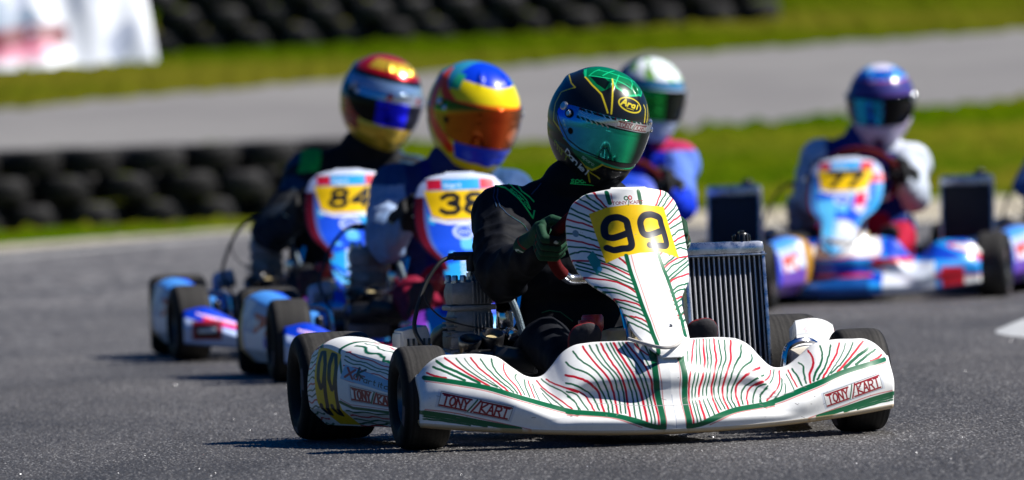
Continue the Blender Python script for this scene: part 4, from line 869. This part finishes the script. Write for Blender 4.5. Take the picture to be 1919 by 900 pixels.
# ------------------------------------------------------------------ helmet paintwork (azimuth / elevation in degrees)
BLK=np.array([.008,.009,.011]);HG=lin('#007a45');HY=np.array([.62,.50,.02])
def aproj(A,E,a0=-25.,e0=12.):
    "azimuthal map about a point on the flank, in degrees, free of pole pinching"
    A=np.radians(np.asarray(A,float)-a0);E=np.radians(np.asarray(E,float));e0=math.radians(e0)
    c=np.arccos(np.clip(math.sin(e0)*np.sin(E)+math.cos(e0)*np.cos(E)*np.cos(A),-1,1));k=np.where(c<1e-6,1,c/np.maximum(np.sin(c),1e-6))
    return np.degrees(k*np.cos(E)*np.sin(A)),np.degrees(k*(math.cos(e0)*np.sin(E)-math.sin(e0)*np.cos(E)*np.cos(A)))
def hp_hero(A,E):
    U,W=aproj(A,E);p=Paint(U,W,BLK,aa=.6)
    def cv(l,n=6):
        out=[]
        for (a,b),(c,d) in zip(l[:-1],l[1:]):
            pa=np.array([float(t) for t in aproj(a,b)]);pb=np.array([float(t) for t in aproj(c,d)])
            out.append(tuple(pa))
        out.append(tuple(float(t) for t in aproj(*l[-1])));return out
    S=lambda l,w,c:p.stroke(cv(l),w,c)
    Pg=lambda l,c:p.poly(cv(l),c)
    def T(t,o,o2,v2,w,c,adv=1.1):
        o_=np.array(aproj(*o));u=(np.array(aproj(*o2))-o_)/max(1,len(t))*1.25;v=np.array(aproj(*v2))-o_;p.text(t,o_,u/adv*1.0,v,w,c,adv=adv)
    gt=[(-111.5,60),(-95,55),(-78,51),(-56,44.5),(-38.5,40.5),(-26,48),(-25.5,60),(-15.5,50.5),(6,43.5),(36,45),(55.5,50),(75,60),(100,72),(140,80),(-160,80),(-125,68)]
    Pg(gt,lin('#006a3c'));Pg([(-74,55),(-50,48),(-34,44),(-30,55),(-50,62)],lin('#04120c'));Pg([(-15,56),(0,50),(20,52),(10,60)],lin('#0a3a26'))
    LG=lin('#12b878')
    for l in ([(-74.5,55),(-78,65),(-80,73.5)],[(-49.5,63.5),(-40,75),(-10,84)],[(-18.5,55.5),(0,74.5)],[(-74.5,55),(-49.5,60),(-14.5,62),(8,57),(17.5,52.5)],[(15.5,52.5),(42,66)],[(-80,70),(-40,74),(0,72),(40,66),(70,60)],[(-26,60),(-15.5,50.5),(6,43.5),(36,45),(56,50)],[(-111,62),(-78,52)]): S(l,1.5,LG)
    S([(-111,60),(-78,51)],2.2,LG);S([(-26,60),(-15.5,50.5),(6,43.5),(36,45)],2.4,LG)
    S([(-78,51),(-56,44.5),(-37,37),(-23.5,19)],1.9,HY);S([(-26,61),(-23,48.5),(-19,19)],1.9,HY)
    S([(36.5,34.5),(39,29.5),(33.5,15)],1.6,HY);S([(52,34),(45,21),(39.5,13)],1.6,HY)
    side=[(-124.5,41.5),(-91,36.5),(-78,34),(-97.5,22.5),(-97.5,9),(-92,-8),(-64,-19.5),(-48,-30),(-36,-37.5)]
    Pg([(-125,40),(-95,37),(-80,34),(-97,23),(-112,20)],lin('#123a5a'));Pg([(-140,20),(-108,20),(-104,0),(-104,-25),(-140,-30)],lin('#04201a'))
    S(side,1.8,HY)
    Pg([(-62,-22),(-44,-24),(-17,-27),(-17,-29),(-21,-33),(-28,-38),(-36,-37),(-50,-30)],lin('#0a6a3a'))
    S([(-36,-37.5),(-27.5,-38),(-20.5,-33),(-16.5,-28.5)],1.9,HY);S([(-33.5,-38.5),(-26.5,-55)],1.8,HY);S([(-30,-41),(-14,-46)],1.2,HY)
    S([(-70,-19),(-61.5,-21.5),(-44.5,-24.5),(-17,-27.5),(2.5,-28.5),(30,-28.5),(60,-25)],1.7,lin('#12a86a'));S([(-17,-29.2),(2.5,-30.2),(30,-30)],.8,HY)
    T('Daniel',(-67,-33.5),(-37,-46),(-63,-27.5),1.35,lin('#dfe6ea'));T('nmrr',(-88,-33),(-66,-42),(-84,-22),1.7,lin('#7a8a10'))
    T('sparc',(-43,-29.5),(-30,-33),(-41,-26),.6,lin('#9fd0b8'))
    c0=aproj(7.5,33.0);p.ellipse(c0,17.0,9.0,HY,R(4));p.ellipse(c0,15.3,7.5,BLK,R(4))
    u=np.array([math.cos(R(4)),math.sin(R(4))]);v=np.array([.25,1.0]);o_=np.array(c0)-u*12.5-v*2.6
    p.text('A',o_,u*6.5,v*7.6,1.9,HY);p.text('rai',o_+u*8.0,u*4.9,v*6.4,1.8,HY,adv=1.22);p.stroke([np.array(c0)-u*4-v*5.0,np.array(c0)+u*6-v*5.0],.6,HY)
    return p.out()
def vis_hero(A,E):
    t=np.clip((A+84)/150,0,1)[...,None]
    c0=lin('#1c50e0');c1=lin('#30b8c0');c2=lin('#12b078');c3=lin('#06281f')
    c=np.where(t<.35,c0+(c1-c0)*(t/.35),np.where(t<.62,c1+(c2-c1)*((t-.35)/.27),c2+(c3-c2)*np.clip((t-.62)/.12,0,1)))
    p=Paint(A,E,WHITE,.5);p.c=c.reshape(-1,3).copy()
    p.poly([(-56,15),(84,15),(84,4.5),(-56,4.5)],lin('#0c3b33'))
    for k in range(20): p.stroke([(-56+7*k,15.5),(-51+7*k,11)],1.2,(WHITE if k%3 else RED)*.8)
    for k in range(6): p.stroke([(-54+6*k,7.5),(-49+6*k,4)],1.2,WHITE*.6)
    p.poly([(-56,12.6),(84,12.6),(84,6),(-56,7.2)],lin('#c9ced6'))
    tonykart(p,[(-12,14.4),(38,13.2),(38,5.2),(-12,6.4)])
    p.ellipse((-79,13),5.5,5,lin('#7fb0d8'),0,.35);p.ellipse((-66,6),6,4.6,lin('#05080c'));p.ellipse((-60,-9.5),3.4,3,lin('#05080c'))
    p.stroke([(-84,2),(-78,-4),(-62,-18),(-45,-22.3),(-11,-24),(30,-24),(60,-20)],1.3,BLK)
    p.text('irri',(-73,-2),(1.6,-2.2),(1.6,1.8),.5,lin('#a8c8e8'))
    return p.out()
def hp_38(A,E):
    p=Paint(A,E,lin('#f0d808'),1.5);B=lin('#0636c8');O=lin('#f0420a')
    a=np.abs(A)
    p.mask((a<95)&(E>40+.08*a),B);p.mask((a>70)&(E>28),lin('#2a86a8'));p.mask((a>55)&(a<72)&(E>30)&(E<52),lin('#28a078'))
    p.stroke([(-60,14),(-80,26),(-105,50)],12,O);p.stroke([(60,14),(80,26),(105,50)],12,O)
    p.stroke([(-100,40),(-95,10),(-92,-12),(-60,-34)],16,O);p.stroke([(100,40),(95,10),(92,-12),(60,-34)],16,O)
    p.stroke([(-60,16),(0,17.5),(60,16)],3,O);p.mask((a<52)&(E<-24)&(E>-45),B);p.mask((a>100)&(E<5),lin('#0c2a70'));p.mask((a>120)&(E<40),O)
    p.mask((a<90)&(E<-45),lin('#f0d808'))
    return p.out()
def vis_38(A,E):
    t=np.clip((A+84)/168,0,1)[...,None];a=lin('#a87808');b=lin('#b03808');c=lin('#305808')
    col=np.where(t<.5,a+(b-a)*t*2,b+(c-b)*(t*2-1));p=Paint(A,E,WHITE,1);p.c=col.reshape(-1,3).copy()
    p.mask(np.abs(A)>62,lin('#a09018'));p.ellipse((-74,10),7,6,lin('#10140a'),0,.4);p.ellipse((-62,-6),4,3.5,lin('#10140a'));return p.out()
def hp_84(A,E):
    p=Paint(A,E,lin('#101216'),1.5);Gd=np.array([.75,.48,.03]);Rd=lin('#d0101c')
    p.mask(E>36,Rd);p.mask((E>44)&(E<66)&(A>-70)&(A<80),Gd);p.mask((E>28)&(E<36),lin('#050608'));p.mask((E>13)&(E<=28)&(np.abs(A)<105),lin('#8fb0d4'))
    p.mask((np.abs(A)>100)&(E>0)&(E<44),lin('#184a78'));p.mask((E<-22),Gd);p.mask((np.abs(A)>60)&(E<-5)&(E>-40),lin('#8a1408'));p.mask((np.abs(A)>95)&(E<-8),lin('#a88020'));p.mask((np.abs(A)>120)&(E<0),lin('#201818'))
    return p.out()
def vis_84(A,E):
    p=Paint(A,E,lin('#04060c'),1);p.mask((A>-34)&(A<12)&(E<6),lin('#0a10e8'));p.mask((A>12),lin('#020a30'));p.mask((E>3)&(A>-66),lin('#b6c2da'))
    p.ellipse((-18,9),5,4,lin('#b01020'));p.ellipse((30,9),4,5,lin('#c01a24'));p.text('MOTORS',(-10,6.5),(4.4,0),(0,5),.8,lin('#5a6a90'));return p.out()
def hp_k5(A,E):
    f=flow(A/60,E/60,8,(3,3));p=Paint(A,E,lin('#e4eaee'),1.5);p.mask((f>.9)&(E>25),lin('#7cb04a'));p.mask((E<30)&(E>12),lin('#1f6a94'));p.mask((E<18)&(E>10),lin('#b8c2d8'));p.mask(np.abs(A)>80,lin('#12305a'));p.mask((E<-22),lin('#a8b6cc'));return p.out()
def vis_k5(A,E):
    p=Paint(A,E,lin('#07140e'),1);p.mask((A<0)&(A>-50),lin('#1a9a40'));return p.out()
def hp_77(A,E):
    f=flow(A/50,E/40,18,(2,4));p=Paint(A,E,lin('#c8c4d8'),1.5);p.mask((E<66)&(E>38),lin('#0c50b4'));p.mask((f>.5)&(E>30)&(E<75),lin('#4ea2dc'));p.mask((E<38)&(E>14),lin('#4a3a7c'));p.mask(np.abs(E-28)<2,lin('#20407c'));p.mask(np.abs(E-40)<1.5,lin('#a85070'))
    p.mask((np.abs(A)>80)&(E<20)&(E>-30),lin('#202030'));p.mask(E<-24,lin('#b4a8c0'));p.mask((E<-40)&(np.abs(A)<14),lin('#50405c'));return p.out()
def vis_77(A,E):
    p=Paint(A,E,lin('#071c50'),1);p.mask((A>-44)&(A<6)&(E<9),lin('#10a8e0'));p.mask((A>-18)&(A<-9)&(E<3),lin('#083a80'));p.mask(A>10,lin('#04060c'));return p.out()
# ------------------------------------------------------------------ suits
def suit_hero(V,N):
    x,y,z=V.T;c=np.tile(np.array([.0035,.0045,.008]),(len(V),1));front=N[:,1]<.3
    GR=lin('#10c858');DB=lin('#123a60')
    def line(pts,w,col,m=None):
        u=x;v=z;P=np.array(pts,float);d=np.full(len(V),9.)
        for a,b in zip(P[:-1],P[1:]):
            ab=b-a;t=np.clip(((u-a[0])*ab[0]+(v-a[1])*ab[1])/((ab**2).sum()),0,1);d=np.minimum(d,np.hypot(u-a[0]-t*ab[0],v-a[1]-t*ab[1]))
        k=(d<w)&front&(y>.55 if m is None else m);c[k]=col
    return c
def suit_gen(main,sleeve,extra,seed,patch=None):
    def f(V,N):
        x,y,z=V.T;fl=flow(x*1.0+y*.7,z+y*.5,seed,(6,6));c=np.tile(np.array(main),(len(V),1))
        arm=(np.abs(x)>.15)&(z>.32);c[arm]=sleeve
        c[arm&(fl>.45)]=extra[0];c[(z>.585)&(np.abs(x)>.10)&((x<-.14)|(x>0) if seed!=12 else (x<-.13)&(x>-.20))]=extra[1]
        if len(extra)>2: c[(np.abs(x)<.09)&(np.abs(x)>.06)&(z>.2)]=extra[2]
        if len(extra)>3: c[(z<.34)&(y<.75)]=extra[3]
        if len(extra)>4: c[(y<.62)&(z>.34)&(np.abs(x)>.12)]=extra[4]
        return c
    return f
# ------------------------------------------------------------------ ground and background
def zt(Y):
    t=np.maximum(0,Y-76.); z=.072*t*t/(t+1.5); return np.where(Y>120,3.1+(z-3.1)*np.exp(-(np.maximum(Y,120)-120)/40)*1.,z)
ED_ASPH=([-60,-8,-3.4,-2.4,-1.7,-.8,.4,1.4,2.2,3.2,8,60],[58,61,65.2,69.3,72.2,72.6,70,65.2,64.8,65.6,67,70])
ED_VERGE=([-60,-8,-3.4,-2.4,-1.6,-.6,.4,1.5,2.4,3.7,8,60],[61,64,68.3,71.2,73.2,74.2,74,73.4,75.0,76.4,78,80])
ED_T0=([-60,-8,-4,-1.5,0,1.5,2.8,4.2,8,60],[84.5,84.5,84.6,84.5,83.6,84.6,85.4,86.5,89,110])
ED_T1=([-60,-8,-4.2,-1.6,.24,1.6,3.1,4.5,8,60],[87,88,89.4,91.4,92.6,93.3,94.0,94.7,97,125])
def ground_mat(name,c1,c2,scale,rough,bump=0,bs=30,stretch=(1,1,1),c3=None,spec=.3):
    m=bpy.data.materials.new(name);m.use_nodes=True;n=m.node_tree;b=n.nodes['Principled BSDF'];b.inputs['Roughness'].default_value=rough;b.inputs['Specular IOR Level'].default_value=spec
    tc=n.nodes.new('ShaderNodeTexCoord');mp=n.nodes.new('ShaderNodeMapping');mp.inputs['Scale'].default_value=stretch;n.links.new(tc.outputs['Object'],mp.inputs[0])
    no=n.nodes.new('ShaderNodeTexNoise');no.inputs['Scale'].default_value=scale;no.inputs['Detail'].default_value=8;no.inputs['Roughness'].default_value=.6;n.links.new(mp.outputs[0],no.inputs['Vector'])
    cr=n.nodes.new('ShaderNodeValToRGB');cr.color_ramp.elements[0].position=.38;cr.color_ramp.elements[0].color=(*c1,1);cr.color_ramp.elements[1].position=.62;cr.color_ramp.elements[1].color=(*c2,1)
    n.links.new(no.outputs[0],cr.inputs[0]);out=cr.outputs[0]
    if c3 is not None:
        n2=n.nodes.new('ShaderNodeTexNoise');n2.inputs['Scale'].default_value=scale*.22;n2.inputs['Detail'].default_value=4;n.links.new(mp.outputs[0],n2.inputs['Vector'])
        mr=n.nodes.new('ShaderNodeMapRange');mr.inputs[1].default_value=.46;mr.inputs[2].default_value=.60;n.links.new(n2.outputs[0],mr.inputs[0])
        mx=n.nodes.new('ShaderNodeMix');mx.data_type='RGBA';n.links.new(mr.outputs[0],mx.inputs[0]);n.links.new(out,mx.inputs[6]);mx.inputs[7].default_value=(*c3,1);out=mx.outputs[2]
    n.links.new(out,b.inputs['Base Color'])
    if bump:
        nb=n.nodes.new('ShaderNodeTexNoise');nb.inputs['Scale'].default_value=bs;nb.inputs['Detail'].default_value=6;n.links.new(tc.outputs['Object'],nb.inputs['Vector'])
        bp=n.nodes.new('ShaderNodeBump');bp.inputs['Distance'].default_value=bump;n.links.new(nb.outputs[0],bp.inputs['Height']);n.links.new(bp.outputs[0],b.inputs['Normal'])
    return m
def asphalt_mat(attr=True):
    m=bpy.data.materials.new('asphalt');m.use_nodes=True;n=m.node_tree;b=n.nodes['Principled BSDF']
    a=n.nodes.new('ShaderNodeVertexColor');a.layer_name='Col'
    tc=n.nodes.new('ShaderNodeTexCoord');mp=n.nodes.new('ShaderNodeMapping');mp.inputs['Scale'].default_value=(1,.35,1);mp.inputs['Rotation'].default_value=(0,0,.25);n.links.new(tc.outputs['Object'],mp.inputs[0]);no=n.nodes.new('ShaderNodeTexNoise');no.inputs['Scale'].default_value=1.1;no.inputs['Detail'].default_value=6;n.links.new(mp.outputs[0],no.inputs['Vector'])
    mr=n.nodes.new('ShaderNodeMapRange');mr.inputs[1].default_value=.3;mr.inputs[2].default_value=.7;mr.inputs[3].default_value=.62;mr.inputs[4].default_value=1.3;n.links.new(no.outputs[0],mr.inputs[0])
    mx=n.nodes.new('ShaderNodeMix');mx.data_type='RGBA';mx.blend_type='MULTIPLY';mx.inputs[0].default_value=1;n.links.new(a.outputs[0],mx.inputs[6]);n.links.new(mr.outputs[0],mx.inputs[7]);n.links.new(mx.outputs[2],b.inputs['Base Color'])
    b.inputs['Roughness'].default_value=.62;b.inputs['Specular IOR Level'].default_value=.5
    return m
def jag(ed,xs,k):
    return np.interp(xs,*ed)+(.05*np.sin(xs*3.1+k)+.07*np.sin(xs*7.7+2*k)+.08*np.sin(xs*17.3+k)+.08*np.sin(xs*29+3*k))*(np.abs(xs)<9)
def build_ground():
    am=asphalt_mat()
    xs=np.concatenate([[-60,-30,-15,-8,-5],np.linspace(-3.6,-1.75,70)[:-1],np.linspace(-1.75,1.85,1060),np.linspace(1.85,3.8,70)[1:],[5,8,15,30,60]])
    ys=np.concatenate([[-60,-20,0,10,16,19],np.linspace(20.5,34,1100),34+np.cumsum(np.linspace(.014,.06,420))]);ys=ys[ys<57.5]
    tail=np.linspace(0,1,90)[1:]
    e=np.interp(xs,*ED_ASPH);X,Y=np.meshgrid(xs,ys,indexing='ij');Yt=ys[-1]+(e[:,None]-ys[-1])*tail[None];X=np.concatenate([X,np.repeat(xs[:,None],len(tail),1)],1);Y=np.concatenate([Y,Yt],1)
    fine=(np.abs(X-.1)<3.4)&(Y>20)
    h=np.zeros_like(X);nz=RNG.normal(0,1,X.shape)
    ra=RNG.random(X.shape)
    h=np.where(fine,nz*.0009+np.where(ra>.93,.0018,0),0)*np.where(Y>57,.4,1)
    X2=X+np.where(fine,RNG.normal(0,.0009,X.shape),0)
    P=np.stack([X2,Y,h-.0012],-1);P[:,-1,2]=0;P[:,-1,0]=X[:,-1]
    g=RNG.random(X.shape);c=np.full(X.shape+(3,),0.);base=np.array([.058,.054,.0515])*(1+1.2*np.clip((Y-28)/32,0,1))[...,None]  # base colour lightens with distance, painting in the grazing-angle brightness of far asphalt
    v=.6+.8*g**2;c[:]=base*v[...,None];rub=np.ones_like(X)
    for x0_,sl_,wd_,dk_ in ((-.9,.035,.10,.28),(-.62,.035,.06,.22),(.9,-.03,.12,.22),(1.35,-.045,.07,.28),(-1.5,.02,.16,.2),(.1,.012,.3,.16),(1.8,.01,.05,.3)):
        rub*=1-dk_*np.exp(-((X-x0_-sl_*(Y-27)-.05*np.sin(Y*.6+x0_*5))/wd_)**2)*(.6+.4*np.sin(Y*1.3+x0_*9))
    c*=rub[...,None];c[g>.92]=np.array([.22,.215,.21]);c[g<.16]*=.4
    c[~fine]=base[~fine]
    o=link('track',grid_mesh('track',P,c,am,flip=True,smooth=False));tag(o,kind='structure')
    # sheets that share the same edge samples
    xs2=np.concatenate([np.linspace(-60,-8,30)[:-1],np.linspace(-8,8,240),np.linspace(8,60,30)[1:]])
    def sheet(name,lo,hi,n,mt,amp=0,kind='structure',dz=0):
        a=(jag(lo,xs2,len(lo[0])+lo[1][2]) if lo is not ED_ASPH else np.interp(xs2,*lo)) if not np.isscalar(lo) else np.full(len(xs2),lo);b=jag(hi,xs2,len(hi[0])+hi[1][2]) if not np.isscalar(hi) else np.full(len(xs2),hi)
        t=np.linspace(0,1,n);Xg=np.repeat(xs2[:,None],n,1);Yg=a[:,None]+(b-a)[:,None]*t;Z=zt(Yg)+dz
        if amp: 
            nn=RNG.normal(0,1,Z.shape);nn[:,0]=0;nn[:,-1]=0;Z=Z+np.abs(nn)*amp
        o=link(name,grid_mesh(name,np.stack([Xg,Yg,Z],-1),None,mt,flip=True));return tag(o,kind=kind)
    beige=ground_mat('dry_verge',(.26,.22,.15),(.42,.38,.30),1.5,.9,.01,20)
    gr=ground_mat('grass',(.026,.066,.001),(.060,.092,.001),.9,.85,.05,14,(.35,1.4,1),(.105,.105,.008),spec=.0)
    gr2=ground_mat('bank_grass',(.028,.054,.001),(.056,.078,.001),1.1,.85,.05,14,(.3,1.2,1),(.090,.088,.008),spec=.0)
    tr=ground_mat('pale_asphalt',(.155,.148,.145),(.185,.178,.172),.6,.8,.004,40)
    sheet('verge',ED_ASPH,ED_VERGE,14,beige,.004)
    sheet('grass',ED_VERGE,ED_T0,60,gr,.03)
    sheet('upper_track',ED_T0,ED_T1,30,tr)
    sheet('grass_bank',ED_T1,220.,140,gr2,.03)
    # painted edge line
    t=np.linspace(0,1,60);X=np.array([-6,-4,-2.99,-2.2,-1.66,-1.2,-.2]);Yl=np.array([58,60.5,62.6,66.6,69.6,71.2,71.0])
    xx=np.interp(t,np.linspace(0,1,7),X);yy=np.interp(xx,X,Yl);P=np.stack([np.stack([xx,yy,np.full(60,.004)],-1),np.stack([xx,yy+.55,np.full(60,.004)],-1)],0)
    o=link('edge_line',grid_mesh('edge_line',P,None,ground_mat('line_paint',(.5,.49,.46),(.72,.71,.68),8,.6),flip=True));tag(o,kind='structure')
    xx=np.linspace(1.2,6,30);yy=np.interp(xx,*ED_ASPH)-.75;P=np.stack([np.stack([xx,yy,np.full(30,.004)],-1),np.stack([xx,yy+.35,np.full(30,.004)],-1)],0)
    o=link('edge_line',grid_mesh('edge_line',P,None,bpy.data.materials['line_paint'],flip=True));tag(o,kind='structure')
    # sparkling mineral chips set in the asphalt: tiny tilted faces
    n=260;Hn=(SUN+Vector((0,-1,0))).normalized();V=[];F=[]
    x=RNG.uniform(-1,1,n);yy=22+RNG.random(n)**1.5*30;x=x*yy/20000*1050
    for k in range(n):
        nn=(Hn+Vector(RNG.normal(0,.22,3))).normalized();t1=nn.orthogonal().normalized();t2=nn.cross(t1);s=float(RNG.uniform(.0007,.0020))*(1 if yy[k]<31 else .7);cc=Vector((x[k],yy[k],.0022));b=len(V)
        for q in range(5):
            a=q*1.2566+k; V.append(cc+(t1*math.cos(a)+t2*math.sin(a))*s*(1+.3*math.sin(k*q)))
        V.append(cc-nn*s*1.2);F+=[(b,b+1,b+2,b+3,b+4)]+[(b+q,b+5,b+(q+1)%5) for q in range(5)]
    me=bpy.data.meshes.new('mineral_chips');me.from_pydata(V,[],F);o=link('mineral_chips',me,None,mat('quartz',(.32,.32,.33),rough=.36,metal=.9));tag(o,'tiny glittering mineral chips in the dark asphalt','chips',kind='stuff')
def wall_tyre():
    Rr,h=.212,.095
    prof=[(.125,-h*.55),(.135,-h*.85),(.165,-h*1.0),(.190,-h*.93),(.205,-h*.7),(Rr,-h*.35),(Rr*1.005,0),(Rr,h*.35),(.205,h*.7),(.190,h*.93),(.165,h*1.0),(.135,h*.85),(.125,h*.55),(.15,h*.3),(.18,0),(.15,-h*.3),(.125,-h*.55)]
    mb=MB();mb.lathe(prof,n=48);
    for k in range(40):
        a=k*2*math.pi/40
        for zz in (-.03,0,.03): mb.box((Rr*math.cos(a),Rr*math.sin(a),zz),(.010,.022,.022),.002,rz=a)
    return mb.mesh('wall_tyre',M['oldtyre'],sharp=50)
def build_background():
    tm=wall_tyre();P=.415
    rows=['bottom','second','third','fourth','fifth']
    def wall(x0,x1,yb,nr,group,lab,depth=1,slope=0,h=.196):
        for r_ in range(nr):
            for dd in range(depth):
                off=(r_%2)*P/2+dd*P*.5;k=0
                x=x0+off
                while x<x1+off*.2:
                    y=yb(x)+dd*.40+random.uniform(-.03,.03);z=float(zt(np.array(y)))+h*(r_+.5)
                    if dd==0 or True:
                        o=link('barrier_tyre',tm);sc_=random.uniform(.95,1.03);o.scale=(sc_,sc_,1);o.location=(x+random.uniform(-.03,.03),y,z-.004);o.rotation_euler=(random.uniform(-.04,.04),random.uniform(-.04,.04),random.uniform(0,6))
                        tag(o,lab%rows[r_],'tyre',group)
                    x+=P
    wall(-3.75,-1.15,lambda x:74.6+ (x+3.7)*.35,3,'tyres of the near barrier','old black tyre in the %s row of the near low tyre wall',2)
    wall(-3.1,2.45,lambda x:95.6+(x+3.1)*.28,5,'tyres of the far barrier','old black tyre in the %s row of the far tyre wall on the bank',2)
    # banner in front of the far barrier
    b=tag(empty('banner',(-3.92,94.1,float(zt(np.array(94.2)))+.0),R(24)),'white advertising banner with a crimson band at the left of the far tyre wall','banner')
    nx,nz_=90,60;X,Z=np.meshgrid(np.linspace(-1.2,.90,nx),np.linspace(0,1.25,nz_),indexing='ij');Yb=.03*np.sin(X*5+Z*3)+.02*np.sin(X*13)
    f=flow(X,Z,3,(2,2));p=Paint(X,Z,lin('#e9edf6'),.01)
    p.poly([(-1.2,.12),(-.45,.12),(.14,.22),(.12,.38),(-.3,.40),(-1.2,.34)],lin('#6a001e'));p.poly([(-1.2,.05),(-.2,.08),(.05,.14),(-.1,.26),(-.6,.16)],lin('#e88aa6'),.8)
    p.poly([(-1.2,.28),(-.3,.38),(-.05,.42),(-.2,.56),(-.5,.68),(-1.2,.70)],lin('#76889e'));p.mask((f>.9),lin('#b4bcd0'))
    link('banner_sheet',grid_mesh('banner_sheet',np.stack([X,Yb+.35*Z,Z],-1),p.out(),mat('banner_vinyl',attr=True,rough=.4,coat=.2),flip=False),b)
    for x in (-1.18,-.2,.90): MB().tube([(x,.46,-.05),(x,.50,1.3)],.02,sub=1).build('pole',M['darkmetal'],b)
    # low white kerb block at the right
    n=40;U,V=np.meshgrid(np.linspace(0,2*np.pi,72,endpoint=False),np.linspace(0,1,20),indexing='ij')
    rr_=1-V;P_=np.stack([.62*rr_*np.cos(U),1.7*rr_*np.sin(U),.12*(1-rr_**2.2)],-1)
    kb=link('kerb_marker',grid_mesh('kerb_marker',P_,None,mat('white_kerb_paint',(.72,.72,.69),rough=.5,var=.12,vscale=9),wrap_n=True));kb.location=(2.27,36.6,0)
    tag(kb,'low rounded white kerb marker on the asphalt at the right edge','kerb marker')
# ------------------------------------------------------------------ assemble
build_ground();build_background();shared()
K99=(.310,26.9,11.3)
make_kart(K99[:2],K99[2],'leading kart in white bodywork with red and green stripes and yellow number 99','hero','99',0)
make_kart((-.147,33.587),3,'blue and red kart with yellow number 38 right behind the leader','blue','38',4)
make_kart((-.554,36.717),2,'leftmost blue kart with yellow number 84','blue','84',9)
make_kart((1.354,42.541),-8,'cyan, white and red kart with yellow number 77 at the right','77','77',-3)
make_kart((.396,41.568),-7.5,'kart mostly hidden behind the leader, its radiator showing left of kart 77','K5','12'[:0],0)
make_kart((2.515,43.35),4,'kart cut off by the right edge with blue, white and red fairing','K6','',0)
GG=(lin('#1a4630')*.8,lin('#6a1818'),np.array([.006,.006,.006]));BK=((.012,.012,.013),(.02,.02,.02),(.006,.006,.006));
make_driver(K99[:2],K99[2],'driver in black suit with green piping and green black helmet, turning kart 99',suit_hero,dict(yaw=16,roll=12,pit=14,paint=hp_hero,visor=vis_hero),lean=.087,glove=GG,hero=True)
make_driver((-.147,33.587),3,'driver in slate blue suit with yellow, orange and blue helmet behind the leader',suit_gen(lin('#1b2f66'),lin('#2c4a74'),[lin('#90a4c4'),lin('#2c4c78'),lin('#0a1c70'),lin('#7a1430'),lin('#7088ac')],4),dict(yaw=23,roll=7,pit=13,z=.825,paint=hp_38,visor=vis_38),lean=.08,dz=.02,glove=BK,helsc=1.15)
make_driver((-.554,36.717),2,'driver in black suit with green shoulder and red and gold helmet, leftmost',suit_gen((.008,.009,.012),(.010,.012,.016),[lin('#1c3c58'),lin('#18b048'),(.01,.01,.012),(.008,.009,.012),lin('#101a26')],12),dict(yaw=25,roll=12,pit=10,z=.875,paint=hp_84,visor=vis_84,metal=True),lean=.14,dz=.06,glove=BK,armx=.06)
make_driver((.396,41.568),-7.5,'driver in vivid blue suit with red shoulder and white helmet behind the leader',suit_gen(lin('#0a28b8'),lin('#0a2cd0'),[lin('#5a7ad0'),lin('#3050d0') if 0 else lin('#b02858'),lin('#101a50'),lin('#0a1c70'),lin('#1238d0')],7),dict(yaw=30,roll=6,pit=8,z=.845,paint=hp_k5,visor=vis_k5),lean=.06,dz=.05,glove=BK)
make_driver((1.354,42.541),-8,'driver in white and blue suit with blue and mauve helmet in kart 77',suit_gen(lin('#0c2a78'),lin('#b8c0cc'),[lin('#1c3c90'),lin('#d0d6e4'),lin('#0c2a78'),lin('#a01030'),lin('#a8b0bc')],9),dict(yaw=2,roll=2,pit=8,z=.79,paint=hp_77,visor=vis_77),lean=.05,dz=0,glove=BK,helsc=1.08)
make_driver((2.515,43.35),4,'driver in dark blue suit at the right edge of the picture',suit_gen(lin('#081a60'),lin('#0a2478'),[lin('#30508a'),lin('#0a2478')],14),dict(yaw=5,roll=2,pit=8,z=.80,paint=hp_k5,visor=vis_k5),lean=.04,glove=BK,armx=.10,dz=-.03)
